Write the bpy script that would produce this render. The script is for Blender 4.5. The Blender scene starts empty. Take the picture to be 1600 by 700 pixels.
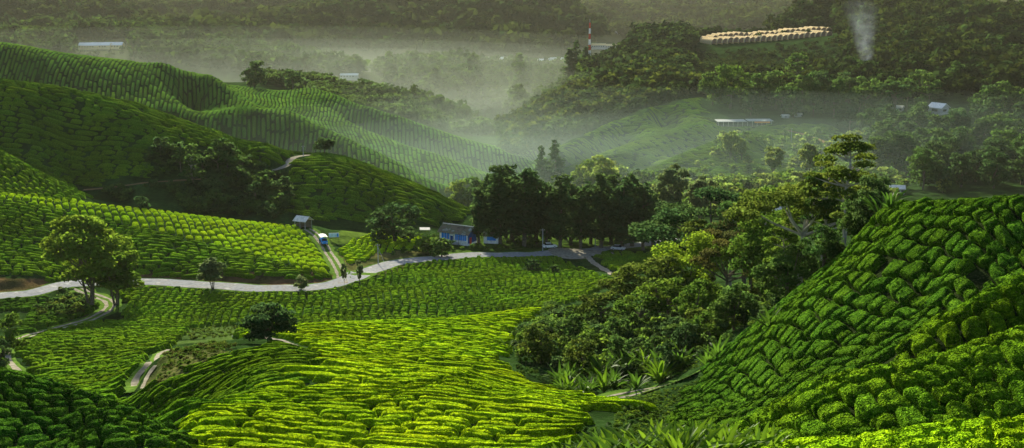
import bpy, math, random
import numpy as np
from mathutils import Vector, Matrix

# ------------------------------------------------------------------ basics
sc = bpy.context.scene
COL = sc.collection
CZ = 100.0                      # camera height above datum
F = 1931.0                      # focal length in photo pixels (1600 wide)
PITCH = math.radians(12.0)
SP, CP = math.sin(PITCH), math.cos(PITCH)
RNG = np.random.default_rng(7)

def ray(px, py):
    x = (px - 800.0) / F; y = (350.0 - py) / F
    return np.array([x, CP + y * SP, -SP + y * CP])

def w3(px, py, D):
    d = ray(px, py); return d * (D / d[1]) + np.array([0, 0, CZ])

def project(X, Y, Z):
    Zr = Z - CZ
    dep = Y * CP - Zr * SP
    up = Y * SP + Zr * CP
    return 800 + F * X / dep, 350 - F * up / dep, dep

# ------------------------------------------------------------------ noise
_perm = np.random.default_rng(3).integers(0, 1 << 16, 4096)
def _hash(ix, iy):
    return _perm[(_perm[ix & 4095] + iy) & 4095] & 1023
_ang = np.random.default_rng(5).uniform(0, 2 * np.pi, 1024)
_gx, _gy = np.cos(_ang), np.sin(_ang)
def perlin(x, y):
    x = np.asarray(x, float); y = np.asarray(y, float)
    ix = np.floor(x).astype(np.int64); iy = np.floor(y).astype(np.int64)
    fx = x - ix; fy = y - iy
    u = fx * fx * fx * (fx * (fx * 6 - 15) + 10); v = fy * fy * fy * (fy * (fy * 6 - 15) + 10)
    def g(dx, dy):
        h = _hash(ix + dx, iy + dy)
        return _gx[h] * (fx - dx) + _gy[h] * (fy - dy)
    a = g(0, 0); b = g(1, 0); c = g(0, 1); d = g(1, 1)
    return (a + (b - a) * u + (c - a) * v + (a - b - c + d) * u * v) * 1.5
def fbm(x, y, o=4, s=0.5):
    r = 0; a = 1; f = 1
    for k in range(o):
        r = r + a * perlin(x * f + 17.3 * k, y * f - 9.1 * k); a *= s; f *= 2.03
    return r

# ------------------------------------------------------------------ terrain: surveyed ridge, foot and valley points
TP = []
def L(*pts):
    for p in pts: TP.append(p)
def RIDGE(pts, drop=14, ds=1.06, drop2=None, ds2=1.15, sh=None):
    # a crest line, with the ground falling away behind it
    dense = []
    for (a, b) in zip(pts[:-1], pts[1:]):
        n = max(1, int(abs(b[0] - a[0]) / 26))
        dense += [tuple(a[k] + (b[k] - a[k]) * i / n for k in range(3)) for i in range(n)]
    for (px, py, D) in dense + [pts[-1]]:
        TP.append((px, py, D)); TP.append((px, py + drop, D * ds))
        if sh: TP.append((px, py + sh[0], D * sh[1]))
        if drop2: TP.append((px, py + drop2, D * ds2))
# near hilltop under and in front of the camera
NEARW = [(-12, 3, -2.2), (0, 3, -2.2), (12, 3, -2.2), (-20, 12, -8), (0, 12, -8), (20, 12, -8), (-20, 24, -14), (0, 24, -15.5), (12, 24, -14),
         (-30, 45, -25), (-15, 45, -26), (-6, 45, -23.5), (-60, 45, -24), (60, 45, -15), (40, 20, -10), (-40, 20, -10)]
# strip at the lower right corner
RIDGE([(780,760,46),(850,742,45.5),(930,727,45),(1030,716,44.5),(1120,712,44)], 20, 1.06)
L((1150,740,40),(1400,760,37),(1650,760,37),(1850,740,38))
RIDGE([(1150,712,43),(1200,702,43.5),(1300,689,44),(1400,677,44.5),(1500,667,45),(1600,657,46),(1750,645,47),(1900,640,48)], 26, 1.06)
# first spur on the right
L((1250,680,50.5),(1400,665,50),(1500,650,50.5),(1650,630,51),(1100,690,56))
RIDGE([(1130,668,64),(1200,635,60),(1280,597,58),(1340,579,57.5),(1400,567,57),(1485,550,57.5),(1600,514,58.5),(1750,470,60),(1900,440,61)], 9, 1.05, 12, 1.1, (24, .955))
L((1400,628,52.6),(1550,600,53),(1250,652,54.5))
# second spur
RIDGE([(1450,507,68),(1470,497,68),(1510,474,68.5),(1550,455,69),(1600,427,69.5),(1750,360,71)], 6, 1.04, sh=(20, .965))
# main right slope
L((1600,370,77.5),(1500,440,75),(1500,380,80),(1500,340,83.5),(1450,470,77),(1450,420,81),(1450,360,86),(1400,525,74),(1400,470,79),(1400,400,86),(1400,350,92),
  (1350,540,76),(1350,480,82),(1350,420,89),(1350,385,94),(1300,560,77),(1300,500,83),(1300,440,91),(1250,570,81),(1250,520,87),(1250,470,94),
  (1200,590,85),(1200,540,92),(1200,500,99),(1150,600,92),(1150,550,99),(1150,530,104),(1100,605,98),(1100,575,105),(1060,612,102))
RIDGE([(1395,314,97),(1450,309,91),(1500,308,87),(1600,305,81.5),(1750,290,80),(1900,270,82)], 12, 1.05, 70, 1.25)
L((1800,420,130),(1600,420,130),(1450,440,130),(1900,420,300))
# wooded gully on the left flank of that hill
L((1350,362,98),(1310,410,100),(1250,445,108),(1200,490,110),(1150,520,116),(1100,545,117),(1050,580,114),(1000,606,112),(940,612,112),(880,606,118))
L((1250,455,150),(1100,490,160),(1000,505,165),(950,490,190),(900,520,150),(900,560,130),(840,570,128),(1350,450,150))
L((830,600,115),(850,560,132),(860,520,150),(850,480,192),(800,545,142),(800,520,158))
L((1000,640,88),(1050,640,88),(1000,620,98),(1050,600,105),(1000,700,68),(900,712,72),(1060,720,62),(1000,740,62))
# central hill
L((300,720,76),(500,720,76.5),(700,720,77),(850,710,78),(300,760,70),(600,760,70),(300,660,84),(500,660,84.5),(700,660,85),(880,660,86),
  (280,620,92),(500,620,92),(700,625,91.5),(850,640,89),(950,640,90),(400,590,100),(550,590,99),(700,595,99),(820,615,96))
L((980,638,92),(1000,655,92))
L((300,560,113),(400,550,112),(480,565,107),(600,572,107),(700,575,107),(780,600,102))
RIDGE([(265,548,124),(320,536,125),(380,530,124),(440,534,120),(500,553,114),(560,563,112),(640,569,112),(740,577,111),(810,600,108)], 4, 1.04)
L((230,560,124),(215,590,122),(250,600,108),(200,620,112))
# second hill behind it
L((500,548,124),(560,550,124),(640,556,124),(740,562,124),(800,580,120))
L((450,520,142),(600,530,139),(700,535,139),(780,540,140))
RIDGE([(390,520,140),(460,507,152),(540,503,156),(600,502,160),(700,499,166),(770,492,174),(830,482,184)], 5, 1.12, 12, 1.25)
# left front hill
L((0,720,74),(100,720,74),(200,720,74),(-120,720,74),(0,650,80),(100,660,80.5),(-120,640,80))
RIDGE([(-150,560,90),(0,582,88),(60,597,87),(150,622,85),(220,650,82.5),(270,680,79)], 8, 1.06, 18, 1.25)
# left basin
L((-100,600,150),(20,600,150),(100,600,145),(170,600,138),(20,560,180),(100,560,178),(180,560,172),(250,545,170),(330,530,190),(100,525,212),(200,520,215),(300,505,240),(20,535,205),(-120,540,210))
# middle field
L((250,490,255),(180,500,245),(200,465,270),(350,460,275),(500,456,279),(350,490,250),(450,490,246),(500,480,254),(600,485,246),(600,460,262),(560,445,280),
  (700,480,250),(700,455,268),(650,430,290),(750,440,284),(800,455,270),(750,412,316),(850,440,284),(850,412,322),(920,440,284),(920,408,330),(960,430,300),(980,400,340))
# road level
L((-150,470,272),(0,464,275),(100,448,283),(200,441,288),(300,446,284),(400,452,279),(500,450,280),(560,436,290),(600,417,308),(700,403,327),(780,400,333),(860,396,340),(940,392,346),(1040,377,370),(1100,370,390))
# left field above the road
L((0,440,283),(60,436,285),(0,400,300),(100,410,300),(250,430,291),(400,438,285),(480,440,284),(100,380,312),(250,395,303),(400,405,298),(480,415,295),(0,360,315),(200,355,322),(350,375,318),(450,395,310),(-150,420,290),(-150,340,320))
RIDGE([(-150,285,345),(0,301,338),(100,313,340),(200,324,344),(300,335,350),(400,345,356),(470,353,360),(540,358,362),(620,368,362)], 4, 1.035)
L((560,385,338),(600,400,322),(520,410,306),(500,390,330),(640,388,336),(700,384,342),(760,386,342),(850,386,350),(950,386,352),(1040,372,378),(700,366,372),(800,366,385),(950,360,400))
RIDGE([(-150,200,384),(0,237,382),(60,268,380),(130,300,376)], 5, 1.025)
# hill with scattered tea behind the field
RIDGE([(-150,110,454),(0,123,452),(100,137,450),(200,156,448),(270,181,445),(350,208,440),(400,222,438),(440,235,436),(480,241,436),(520,243,434),(560,254,432),(640,283,425),(690,305,420),(740,328,415)], 10, 1.06, 60, 1.25, (8, .965))
RIDGE([(290,196,440),(330,222,430),(380,250,420),(410,266,414)], 2, 1.015)
L((0,200,418),(100,215,418),(150,240,410),(250,262,402),(300,300,392),(200,312,384),(430,320,388),(100,285,390),(0,258,402),(550,300,400),(600,330,392),(500,330,388),(700,345,398),(350,330,386),(480,262,424),(440,290,405),(-150,215,412),(560,275,420),(640,305,412))
# valley beyond
L((300,330,600),(500,330,600),(700,335,560),(800,335,540),(900,325,540),(1000,325,530),(1100,320,520),(100,260,620),(-100,240,620))
L((760,290,640),(850,275,700),(950,300,610),(1050,300,580),(820,262,780),(850,255,820))
# far left tea hills
RIDGE([(-150,50,750),(0,66,750),(100,82,755),(200,93,760),(270,104,765),(320,116,768),(345,128,755),(375,146,735),(400,164,718)], 4, 1.04, sh=(6, .97))
L((0,120,700),(100,135,695),(200,150,690),(280,160,695),(0,160,662),(200,200,625),(-150,120,700))
RIDGE([(375,133,880),(430,141,872),(480,138,864),(520,146,852),(570,166,838),(610,178,825),(700,208,800),(780,229,785),(850,246,775)], 5, 1.06, sh=(6, .97))
RIDGE([(300,172,700),(350,167,706),(400,165,708),(450,173,700),(500,196,684),(560,223,662),(620,251,636),(670,280,615)], 5, 1.05, sh=(6, .965))
RIDGE([(560,196,772),(640,226,742),(700,246,716),(770,272,690)], 4, 1.04, sh=(5, .97))
L((460,160,800),(540,186,785),(400,200,672),(500,240,640),(600,280,596),(640,216,775),(620,238,706))
# wooded ridges of the middle distance
RIDGE([(380,128,1150),(430,124,1150),(470,127,1150),(560,138,1150),(640,160,1120),(720,192,1080),(760,212,1050)], 12, 1.08, 40, 1.2)
L((500,150,1050),(600,172,1020),(700,205,980))
RIDGE([(590,118,1750),(650,100,1750),(750,102,1700),(850,104,1650),(920,100,1600)], 14, 1.08)
L((700,150,1400),(780,180,1250),(740,200,1150),(850,140,1400))
RIDGE([(790,205,960),(830,180,1000),(870,160,1020),(950,130,1050),(1030,108,1080),(1110,104,1060)], 6, 1.05)
RIDGE([(940,100,1350),(980,75,1350),(1030,58,1350),(1080,66,1340),(1110,80,1320)], 10, 1.06)
L((950,165,930),(1050,135,940),(860,215,860),(800,245,850))
# right tea spurs
RIDGE([(870,232,750),(960,192,790),(1020,168,810),(1090,153,830)], 5, 1.05, sh=(6, .965))
RIDGE([(900,255,690),(940,240,705),(1000,217,730),(1100,190,760)], 5, 1.05, sh=(6, .965))
RIDGE([(960,285,620),(1010,262,640),(1060,242,662),(1120,218,690),(1180,203,705)], 5, 1.05, sh=(6, .965))
L((960,232,730),(1030,200,765),(1020,243,690),(1100,215,718),(1050,275,625),(1150,250,640))
L((1120,197,742),(1200,195,748),(1290,191,756),(1200,230,680),(1300,240,660),(1200,280,590),(1400,290,570),(1500,280,570),(1650,270,570),(1350,200,745))
# right mountain
L((1200,150,850),(1400,160,800),(1550,160,770),(1465,184,722),(1600,210,700),(1300,110,1050),(1450,90,1000),(1600,100,950),(1800,80,900),(1200,95,1150),(1150,120,1000))
RIDGE([(1095,66,1300),(1150,60,1310),(1200,56,1315),(1290,50,1300)], 1, 1.03, 16, 1.12)
RIDGE([(1235,38,1420),(1265,22,1420),(1290,12,1410),(1350,8,1400),(1400,14,1400),(1450,20,1400),(1550,27,1350),(1600,30,1300),(1800,20,1250)], 10, 1.07, 40, 1.2)
# distant floor and ranges
L((-200,90,1500),(100,98,1500),(400,118,1500),(560,120,1550),(160,76,1750),(0,80,1750),(300,84,1800),(500,95,1900),(-200,60,1900))
RIDGE([(-250,10,2600),(0,30,2500),(90,44,2400),(150,34,2300),(220,48,2250),(280,52,2200)], 12, 1.08)
L((0,0,3000),(300,20,2900),(500,10,2700),(700,0,2500),(860,-2,2400),(400,60,2200),(600,50,2200),(800,60,2100),(700,80,2000),(850,85,2000))
RIDGE([(870,-6,2500),(900,22,2400),(930,55,2300),(950,78,2200)], 6, 1.06)
L((1000,85,2500),(960,72,2700),(1100,55,2900),(1200,35,3100),(1000,30,3600),(1300,20,3300),(1500,12,3300),(1000,74,2400),(1700,12,3300))
for _px in range(-500, 2200, 200):
    L((_px,-40 + 12 * math.sin(_px * .013),4300),(_px,-75 + 15 * math.sin(_px * .02),5600),(_px,-95,7500))
L((-500,720,74),(-500,560,95),(-500,470,275),(-500,300,345),(-500,110,520),(-500,60,820),(-500,90,1500),(-500,240,620),
  (2100,700,45),(2100,420,60),(2100,250,85),(2100,400,300),(2100,270,560),(2100,100,900),(2100,10,1400),(2100,10,3300))

_P = np.array([w3(*p) for p in TP] + [(x, y, z + CZ) for x, y, z in NEARW])
KD = 2.2
def _uv(X, Y): return np.stack([X / Y * 4.2, KD * np.log(Y)], -1)
_Q = _uv(_P[:, 0], _P[:, 1]); _V = (_P[:, 2] - CZ) / _P[:, 1]
# drop near-duplicate survey points
_keep = []
for i in range(len(_Q)):
    if all(np.hypot(*(_Q[i] - _Q[j])) > 0.03 for j in _keep): _keep.append(i)
_Q = _Q[_keep]; _V = _V[_keep]
_c2 = 0.03 ** 2
def _ker(a, b):
    d2 = ((a[:, None, :] - b[None, :, :]) ** 2).sum(-1)
    return np.sqrt(d2 + _c2)
_n = len(_Q)
_A = np.zeros((_n + 3, _n + 3)); _A[:_n, :_n] = _ker(_Q, _Q) - np.eye(_n) * 0.0015
_A[:_n, _n] = 1; _A[:_n, _n + 1:] = _Q; _A[_n, :_n] = 1; _A[_n + 1:, :_n] = _Q.T
_W = np.linalg.solve(_A, np.concatenate([_V, np.zeros(3)]))
# evaluate on a grid in (u = X/Y, log Y)
NU, ND = 640, 1500
U = np.linspace(-0.62, 0.62, NU)
_seg = [(3, 30, 60), (30, 130, 430), (130, 520, 560), (520, 1500, 330), (1500, 7500, 120)]
DD = np.concatenate([np.exp(np.linspace(math.log(a), math.log(b), n, endpoint=False)) for a, b, n in _seg] + [[7500.0]])
ND = len(DD); LD = np.log(DD)
def _evalgrid(us, lds):
    out = np.zeros((len(lds), len(us)))
    for i, ld in enumerate(lds):
        q = np.stack([us * 4.2, np.full_like(us, KD * ld)], -1)
        out[i] = _ker(q, _Q) @ _W[:_n] + _W[_n] + q @ _W[_n + 1:]
    return out
_uc = np.linspace(U[0], U[-1], 220); _lc = np.concatenate([LD[::3], [LD[-1]]]) if (ND - 1) % 3 else LD[::3]
_G = _evalgrid(_uc, _lc)
_t = np.array([np.interp(U, _uc, r) for r in _G])
E = np.stack([np.interp(LD, _lc, _t[:, j]) for j in range(NU)], 1)     # E[d, u] = slope of the sight line to the ground
GX = U[None, :] * DD[:, None]; GY = np.repeat(DD[:, None], NU, 1)
_amp = np.clip((GY - 60) / 700, 0, 1)
Z = CZ - .55 + E * GY + fbm(GX / 60, GY / 60, 4) * (0.2 + .9 * _amp) + np.clip((GY - 1500) / 1500, 0, 1) * (fbm(GX / 420, GY / 420, 5) * 45)

def bilin(A, X, Y):
    X = np.asarray(X, float); Y = np.maximum(np.asarray(Y, float), 3.01)
    fu = np.clip((X / Y - U[0]) / (U[1] - U[0]), 0, NU - 1.001)
    fd = np.interp(np.log(Y), LD, np.arange(ND)); fd = np.clip(fd, 0, ND - 1.001)
    i = fd.astype(int); j = fu.astype(int); a = fd - i; b = fu - j
    return (A[i, j] * (1 - b) + A[i, j + 1] * b) * (1 - a) + (A[i + 1, j] * (1 - b) + A[i + 1, j + 1] * b) * a
def ground(X, Y): return bilin(Z, X, Y)
def hit(px, py, dmin=30.0):
    d = ray(px, py); ds = DD[DD >= dmin]
    X = d[0] / d[1] * ds; zr = CZ + d[2] / d[1] * ds
    g = ground(X, ds); k = np.nonzero(g >= zr)[0]
    if len(k) == 0: k = [len(ds) - 1]
    k = k[0]
    if k == 0: D = ds[0]
    else:
        a = zr[k - 1] - g[k - 1]; b = g[k] - zr[k]; D = ds[k - 1] + (ds[k] - ds[k - 1]) * a / max(a + b, 1e-9)
    x = d[0] / d[1] * D
    return np.array([x, D, float(ground(x, D))])
def drape(pts, step=1.5, dmin=30.0):
    # polyline on the ground through surveyed points, resampled evenly and smoothed
    P = np.array([hit(p[0], p[1], p[2] if len(p) > 2 else dmin) for p in pts])
    seg = np.r_[0, np.cumsum(np.hypot(*np.diff(P[:, :2], axis=0).T))]
    n = max(4, int(seg[-1] / step)); s = np.linspace(0, seg[-1], n)
    Q = np.stack([np.interp(s, seg, P[:, k]) for k in range(2)], 1)
    for _ in range(max(2, int(4 / step))):
        Q[1:-1] = Q[1:-1] * .5 + (Q[:-2] + Q[2:]) * .25
    z = ground(Q[:, 0], Q[:, 1])
    for _ in range(12): z[1:-1] = z[1:-1] * .4 + (z[:-2] + z[2:]) * .3
    return np.column_stack([Q, z])
def dist_line(X, Y, Lp):
    sh = np.shape(X); X = np.ravel(X); Y = np.ravel(Y); best = np.full(X.shape, 1e9); zz = np.zeros(X.shape)
    m = (X > Lp[:, 0].min() - 15) & (X < Lp[:, 0].max() + 15) & (Y > Lp[:, 1].min() - 15) & (Y < Lp[:, 1].max() + 15)
    idx = np.nonzero(m)[0]
    for c in range(0, len(idx), 20000):
        k = idx[c:c + 20000]
        d = np.hypot(X[k, None] - Lp[None, :, 0], Y[k, None] - Lp[None, :, 1]); a = d.argmin(1)
        best[k] = d[np.arange(len(k)), a]; zz[k] = Lp[a, 2]
    return best.reshape(sh), zz.reshape(sh)
# ------------------------------------------------------------------ mesh and object helpers
def mesh_np(name, v, f, mat=None, col=None, smooth=True):
    # v (N,3); f (M,4) or (M,3) vertex indices; col (N,3) point colours
    me = bpy.data.meshes.new(name)
    v = np.ascontiguousarray(v, np.float32); f = np.ascontiguousarray(f, np.int32)
    me.vertices.add(len(v)); me.vertices.foreach_set('co', v.ravel())
    me.loops.add(f.size); me.loops.foreach_set('vertex_index', f.ravel())
    me.polygons.add(len(f)); me.polygons.foreach_set('loop_start', np.arange(0, f.size, f.shape[1], dtype=np.int32))
    me.polygons.foreach_set('use_smooth', np.full(len(f), smooth))
    if mat: me.materials.append(mat)
    me.update()
    if col is not None:
        a = me.color_attributes.new('Col', 'FLOAT_COLOR', 'POINT')
        c = np.ones((len(v), 4), np.float32); c[:, :3] = col; a.data.foreach_set('color', c.ravel())
    return me
def link(name, me, parent=None, loc=None, rz=None, scale=None):
    o = bpy.data.objects.new(name, me); COL.objects.link(o)
    if parent is not None: o.parent = parent
    if loc is not None: o.location = loc
    if rz is not None: o.rotation_euler[2] = rz
    if scale is not None: o.scale = scale if hasattr(scale, '__len__') else (scale,) * 3
    return o
def tag(o, label=None, cat=None, group=None, kind=None):
    if label: o['label'] = label
    if cat: o['category'] = cat
    if group: o['group'] = group
    if kind: o['kind'] = kind
    return o
def copy_tree(o, parent=None):
    c = o.copy(); COL.objects.link(c)
    if parent is not None: c.parent = parent
    for ch in list(o.children): copy_tree(ch, c)
    return c

class MB:
    """collects boxes, tubes and polygons into one mesh"""
    def __init__(s): s.v = []; s.f = []
    def poly(s, pts):
        n = len(s.v); s.v += [tuple(p) for p in pts]; s.f.append(tuple(range(n, n + len(pts)))); return s
    def box(s, x0, x1, y0, y1, z0, z1):
        n = len(s.v)
        s.v += [(x0,y0,z0),(x1,y0,z0),(x1,y1,z0),(x0,y1,z0),(x0,y0,z1),(x1,y0,z1),(x1,y1,z1),(x0,y1,z1)]
        s.f += [tuple(n + k for k in q) for q in ((0,3,2,1),(4,5,6,7),(0,1,5,4),(1,2,6,5),(2,3,7,6),(3,0,4,7))]; return s
    def tube(s, pts, r, n=6, cap=True):
        pts = [Vector(p) for p in pts]; rs = r if hasattr(r, '__len__') else [r] * len(pts); base = len(s.v)
        for i, p in enumerate(pts):
            d = (pts[min(i + 1, len(pts) - 1)] - pts[max(i - 1, 0)]).normalized()
            a = d.orthogonal().normalized() if abs(d.z) < .9 else Vector((1, 0, 0)).cross(d).normalized(); b = d.cross(a)
            for k in range(n):
                t = 2 * math.pi * k / n; q = p + (a * math.cos(t) + b * math.sin(t)) * rs[i]; s.v.append(tuple(q))
        for i in range(len(pts) - 1):
            for k in range(n):
                s.f.append((base + i*n + k, base + i*n + (k+1) % n, base + (i+1)*n + (k+1) % n, base + (i+1)*n + k))
        if cap:
            s.f.append(tuple(base + k for k in range(n))[::-1]); s.f.append(tuple(base + (len(pts)-1)*n + k for k in range(n)))
        return s
    def slab(s, pts, t):
        # a flat plate of thickness t below the given upper polygon
        a = Vector(pts[0]); nrm = (Vector(pts[1]) - a).cross(Vector(pts[2]) - a).normalized()
        if nrm.z < 0: pts = pts[::-1]; nrm = -nrm
        lo = [Vector(p) - nrm * t for p in pts]; n = len(s.v); m = len(pts)
        s.v += [tuple(p) for p in pts] + [tuple(p) for p in lo]
        s.f.append(tuple(range(n, n + m))); s.f.append(tuple(range(n + 2*m - 1, n + m - 1, -1)))
        for k in range(m): s.f.append((n + k, n + m + k, n + m + (k+1) % m, n + (k+1) % m))
        return s
    def mesh(s, name, mat):
        me = bpy.data.meshes.new(name); me.from_pydata(s.v, [], s.f); me.materials.append(mat); me.update(); return me
    def build(s, name, mat, parent=None, **k): return link(name, s.mesh(name, mat), parent, **k)

# ------------------------------------------------------------------ materials
def newmat(name):
    m = bpy.data.materials.new(name); m.use_nodes = True; nt = m.node_tree
    return m, nt, nt.nodes['Principled BSDF'], nt.nodes['Material Output']
def N(nt, t, **k):
    n = nt.nodes.new(t)
    for a, b in k.items(): setattr(n, a, b)
    return n
def noise(nt, scale, detail=3, vec=None):
    n = N(nt, 'ShaderNodeTexNoise'); n.inputs['Scale'].default_value = scale; n.inputs['Detail'].default_value = detail
    if vec is None:
        g = N(nt, 'ShaderNodeNewGeometry'); vec = g.outputs['Position']
    nt.links.new(vec, n.inputs['Vector']); return n.outputs['Fac']
def ramp(nt, fac, stops):
    r = N(nt, 'ShaderNodeValToRGB'); e = r.color_ramp.elements
    while len(e) < len(stops): e.new(.5)
    for k, (p, c) in enumerate(stops): e[k].position = p; e[k].color = (*c, 1)
    nt.links.new(fac, r.inputs['Fac']); return r.outputs['Color']
def mul(nt, a, b, fac=1.0):
    m = N(nt, 'ShaderNodeMix', data_type='RGBA', blend_type='MULTIPLY'); m.inputs[0].default_value = fac
    nt.links.new(a, m.inputs[6]); nt.links.new(b, m.inputs[7]); return m.outputs[2]
def bump(nt, h, dist, strength=1.0):
    b = N(nt, 'ShaderNodeBump'); b.inputs['Strength'].default_value = strength; b.inputs['Distance'].default_value = dist
    nt.links.new(h, b.inputs['Height']); return b.outputs['Normal']
def attr(nt):
    a = N(nt, 'ShaderNodeVertexColor', layer_name='Col'); return a.outputs['Color']

def mat_tea():
    m, nt, p, out = newmat('tea leaves')
    c = attr(nt)
    g = N(nt, 'ShaderNodeNewGeometry')
    v = N(nt, 'ShaderNodeTexVoronoi'); v.inputs['Scale'].default_value = 11.0; nt.links.new(g.outputs['Position'], v.inputs['Vector'])
    n1 = noise(nt, 3.2, 5, g.outputs['Position']); n2 = noise(nt, 9.0, 3, g.outputs['Position'])
    c = mul(nt, c, ramp(nt, n1, [(.34, (.50, .56, .6)), (.5, (1, 1, 1)), (.66, (1.6, 1.45, 1.2))]))
    c = mul(nt, c, ramp(nt, n2, [(.36, (.62, .66, .7)), (.5, (1, 1, 1)), (.64, (1.5, 1.4, 1.2))]))
    nt.links.new(c, p.inputs['Base Color']); p.inputs['Roughness'].default_value = .7; p.inputs['Specular IOR Level'].default_value = .0
    ad = N(nt, 'ShaderNodeMath', operation='ADD'); m1 = N(nt, 'ShaderNodeMath', operation='MULTIPLY'); m1.inputs[1].default_value = 1.6
    nt.links.new(n1, m1.inputs[0]); nt.links.new(m1.outputs[0], ad.inputs[0]); nt.links.new(v.outputs['Distance'], ad.inputs[1])
    nt.links.new(bump(nt, ad.outputs[0], .22, 1.0), p.inputs['Normal'])
    return m
def mat_leaf(name, transl=.5, spec=.0):
    m, nt, p, out = newmat(name)
    c = attr(nt); oi = N(nt, 'ShaderNodeObjectInfo')
    f = ramp(nt, oi.outputs['Random'], [(0, (.8, .86, .85)), (1, (1.2, 1.1, 1.0))]); c = mul(nt, c, f)
    nt.links.new(c, p.inputs['Base Color']); p.inputs['Roughness'].default_value = .6; p.inputs['Specular IOR Level'].default_value = spec
    t = N(nt, 'ShaderNodeBsdfTranslucent'); mx = N(nt, 'ShaderNodeMixShader'); mx.inputs[0].default_value = transl
    hs = N(nt, 'ShaderNodeHueSaturation'); hs.inputs['Value'].default_value = 1.5; hs.inputs['Hue'].default_value = .485; nt.links.new(c, hs.inputs['Color'])
    nt.links.new(hs.outputs[0], t.inputs['Color'])
    nt.links.new(p.outputs[0], mx.inputs[1]); nt.links.new(t.outputs[0], mx.inputs[2]); nt.links.new(mx.outputs[0], out.inputs['Surface'])
    return m
def mat_noise(name, stops, scale=1.0, rough=.85, bd=0.0, bs=None, spec=.0, detail=5):
    m, nt, p, out = newmat(name); g = N(nt, 'ShaderNodeNewGeometry')
    n = noise(nt, scale, detail, g.outputs['Position'])
    nt.links.new(ramp(nt, n, stops), p.inputs['Base Color']); p.inputs['Roughness'].default_value = rough; p.inputs['Specular IOR Level'].default_value = spec
    if bd: nt.links.new(bump(nt, noise(nt, bs or scale * 4, 4, g.outputs['Position']), bd), p.inputs['Normal'])
    return m
def mat_plain(name, c, rough=.6, var=.12, scale=1.5, metal=0.0):
    a = tuple(x * (1 - var * 2) for x in c); b = tuple(min(1, x * (1 + var)) for x in c)
    m = mat_noise(name, [(.3, a), (.65, b)], scale, rough); m.node_tree.nodes['Principled BSDF'].inputs['Metallic'].default_value = metal; return m

M = {}
M['tea'] = mat_tea()
M['leaf'] = mat_leaf('tree leaves'); M['strap'] = mat_leaf('glossy strap leaves', .45, .06)
M['bark'] = mat_noise('bark', [(.3, (.05, .04, .03)), (.7, (.15, .13, .10))], 3, .9)
M['palebark'] = mat_noise('pale bark', [(.3, (.18, .17, .14)), (.7, (.42, .40, .34))], 2, .85)
M['asphalt'] = mat_noise('asphalt', [(.3, (.15, .16, .17)), (.48, (.24, .25, .26)), (.56, (.19, .19, .19)), (.7, (.33, .34, .33))], .5, .8, .01, 6)
M['gravel'] = mat_noise('pale gravel', [(.3, (.13, .12, .09)), (.7, (.28, .26, .21))], 1.2, .9, .03, 7)
M['dirt'] = mat_noise('bare earth', [(.25, (.10, .06, .035)), (.5, (.17, .11, .06)), (.75, (.10, .12, .04))], .8, .95, .08, 3)
M['verge'] = mat_noise('verge grass', [(.3, (.035, .075, .012)), (.55, (.07, .13, .02)), (.8, (.12, .17, .03))], 1.1, .95, .08, 5)
M['white'] = mat_plain('white paint', (.75, .75, .72)); M['blue'] = mat_plain('blue paint', (.03, .24, .72)); M['darkblue'] = mat_plain('dark blue paint', (.015, .07, .22))
M['roofold'] = mat_noise('weathered corrugated roof', [(.30, (.07, .065, .05)), (.45, (.16, .13, .10)), (.55, (.10, .11, .06)), (.68, (.35, .36, .38)), (.8, (.22, .12, .08))], .55, .7)
M['tin'] = mat_plain('bright tin', (.62, .60, .55), .45); M['glass'] = mat_plain('dark window glass', (.03, .035, .04), .15)
M['wood'] = mat_plain('weathered timber', (.16, .13, .10), .85); M['greywall'] = mat_plain('grey wall', (.35, .36, .36))
M['red'] = mat_plain('red paint', (.50, .06, .04)); M['rubber'] = mat_plain('rubber', (.02, .02, .02), .8); M['film'] = mat_plain('greenhouse film', (.74, .56, .28), .35)  # film colour has the gold of the low sun painted in
M['brown'] = mat_plain('brown shade netting', (.20, .13, .09), .8); M['orange'] = mat_plain('orange awning', (.55, .22, .06)); M['rock'] = mat_noise('rock', [(.3, (.2, .2, .2)), (.7, (.5, .5, .48))], 2, .9, .1)
M['silver'] = mat_plain('silver car paint', (.5, .5, .52), .3); M['person'] = mat_plain('cotton cloth', (.25, .12, .1), .9); M['redcar']=mat_plain('dark car paint', (.05,.06,.08), .3)

# ------------------------------------------------------------------ roads and tracks laid into the ground
ROADS = {}
ROADS['road'] = (drape([(-160,472,250),(-60,467,250),(0,463,250),(50,459,250),(80,450,250),(105,443,250),(200,440,250),(300,445,250),(400,452,250),(470,451,250),(520,445,250),(553,436,250),(575,424,250),(610,412,250),(660,405,250),(710,401,250),(780,399,250),(860,395,250),(930,392,250),(985,384,250),(1040,377,250),(1090,371,250)], 1.2), 2.9)
_yard = drape([(865,396,250),(900,396,250),(935,393,250)], 1.0)
ROADS['curve_track'] = (drape([(-80,560,120),(-30,552,120),(10,538,120),(50,524,120),(100,511,120),(140,500,120),(165,487,150),(174,478,150),(170,470,150),(150,463,200),(120,450,200)], 1.0), 1.7)
ROADS['basin_track'] = (drape([(10,545,120),(14,565,120),(28,580,120),(42,590,110)], .8), .45)
ROADS['hill_track'] = (drape([(264,547,105),(246,556,105),(232,567,105),(220,581,105),(211,597,105),(204,616,105)], .4), .33)
ROADS['hill_track_b'] = (drape([(243,572,105),(230,590,105),(222,608,105)], .4), .18)
ROADS['ridge_track'] = (drape([(395,526,108),(440,533,108),(468,544,108),(495,558,108)], .5), .30)
ROADS['saddle_track'] = (drape([(736,577,100),(750,583,100),(770,593,100),(784,600,100)], .5), .33)
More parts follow.
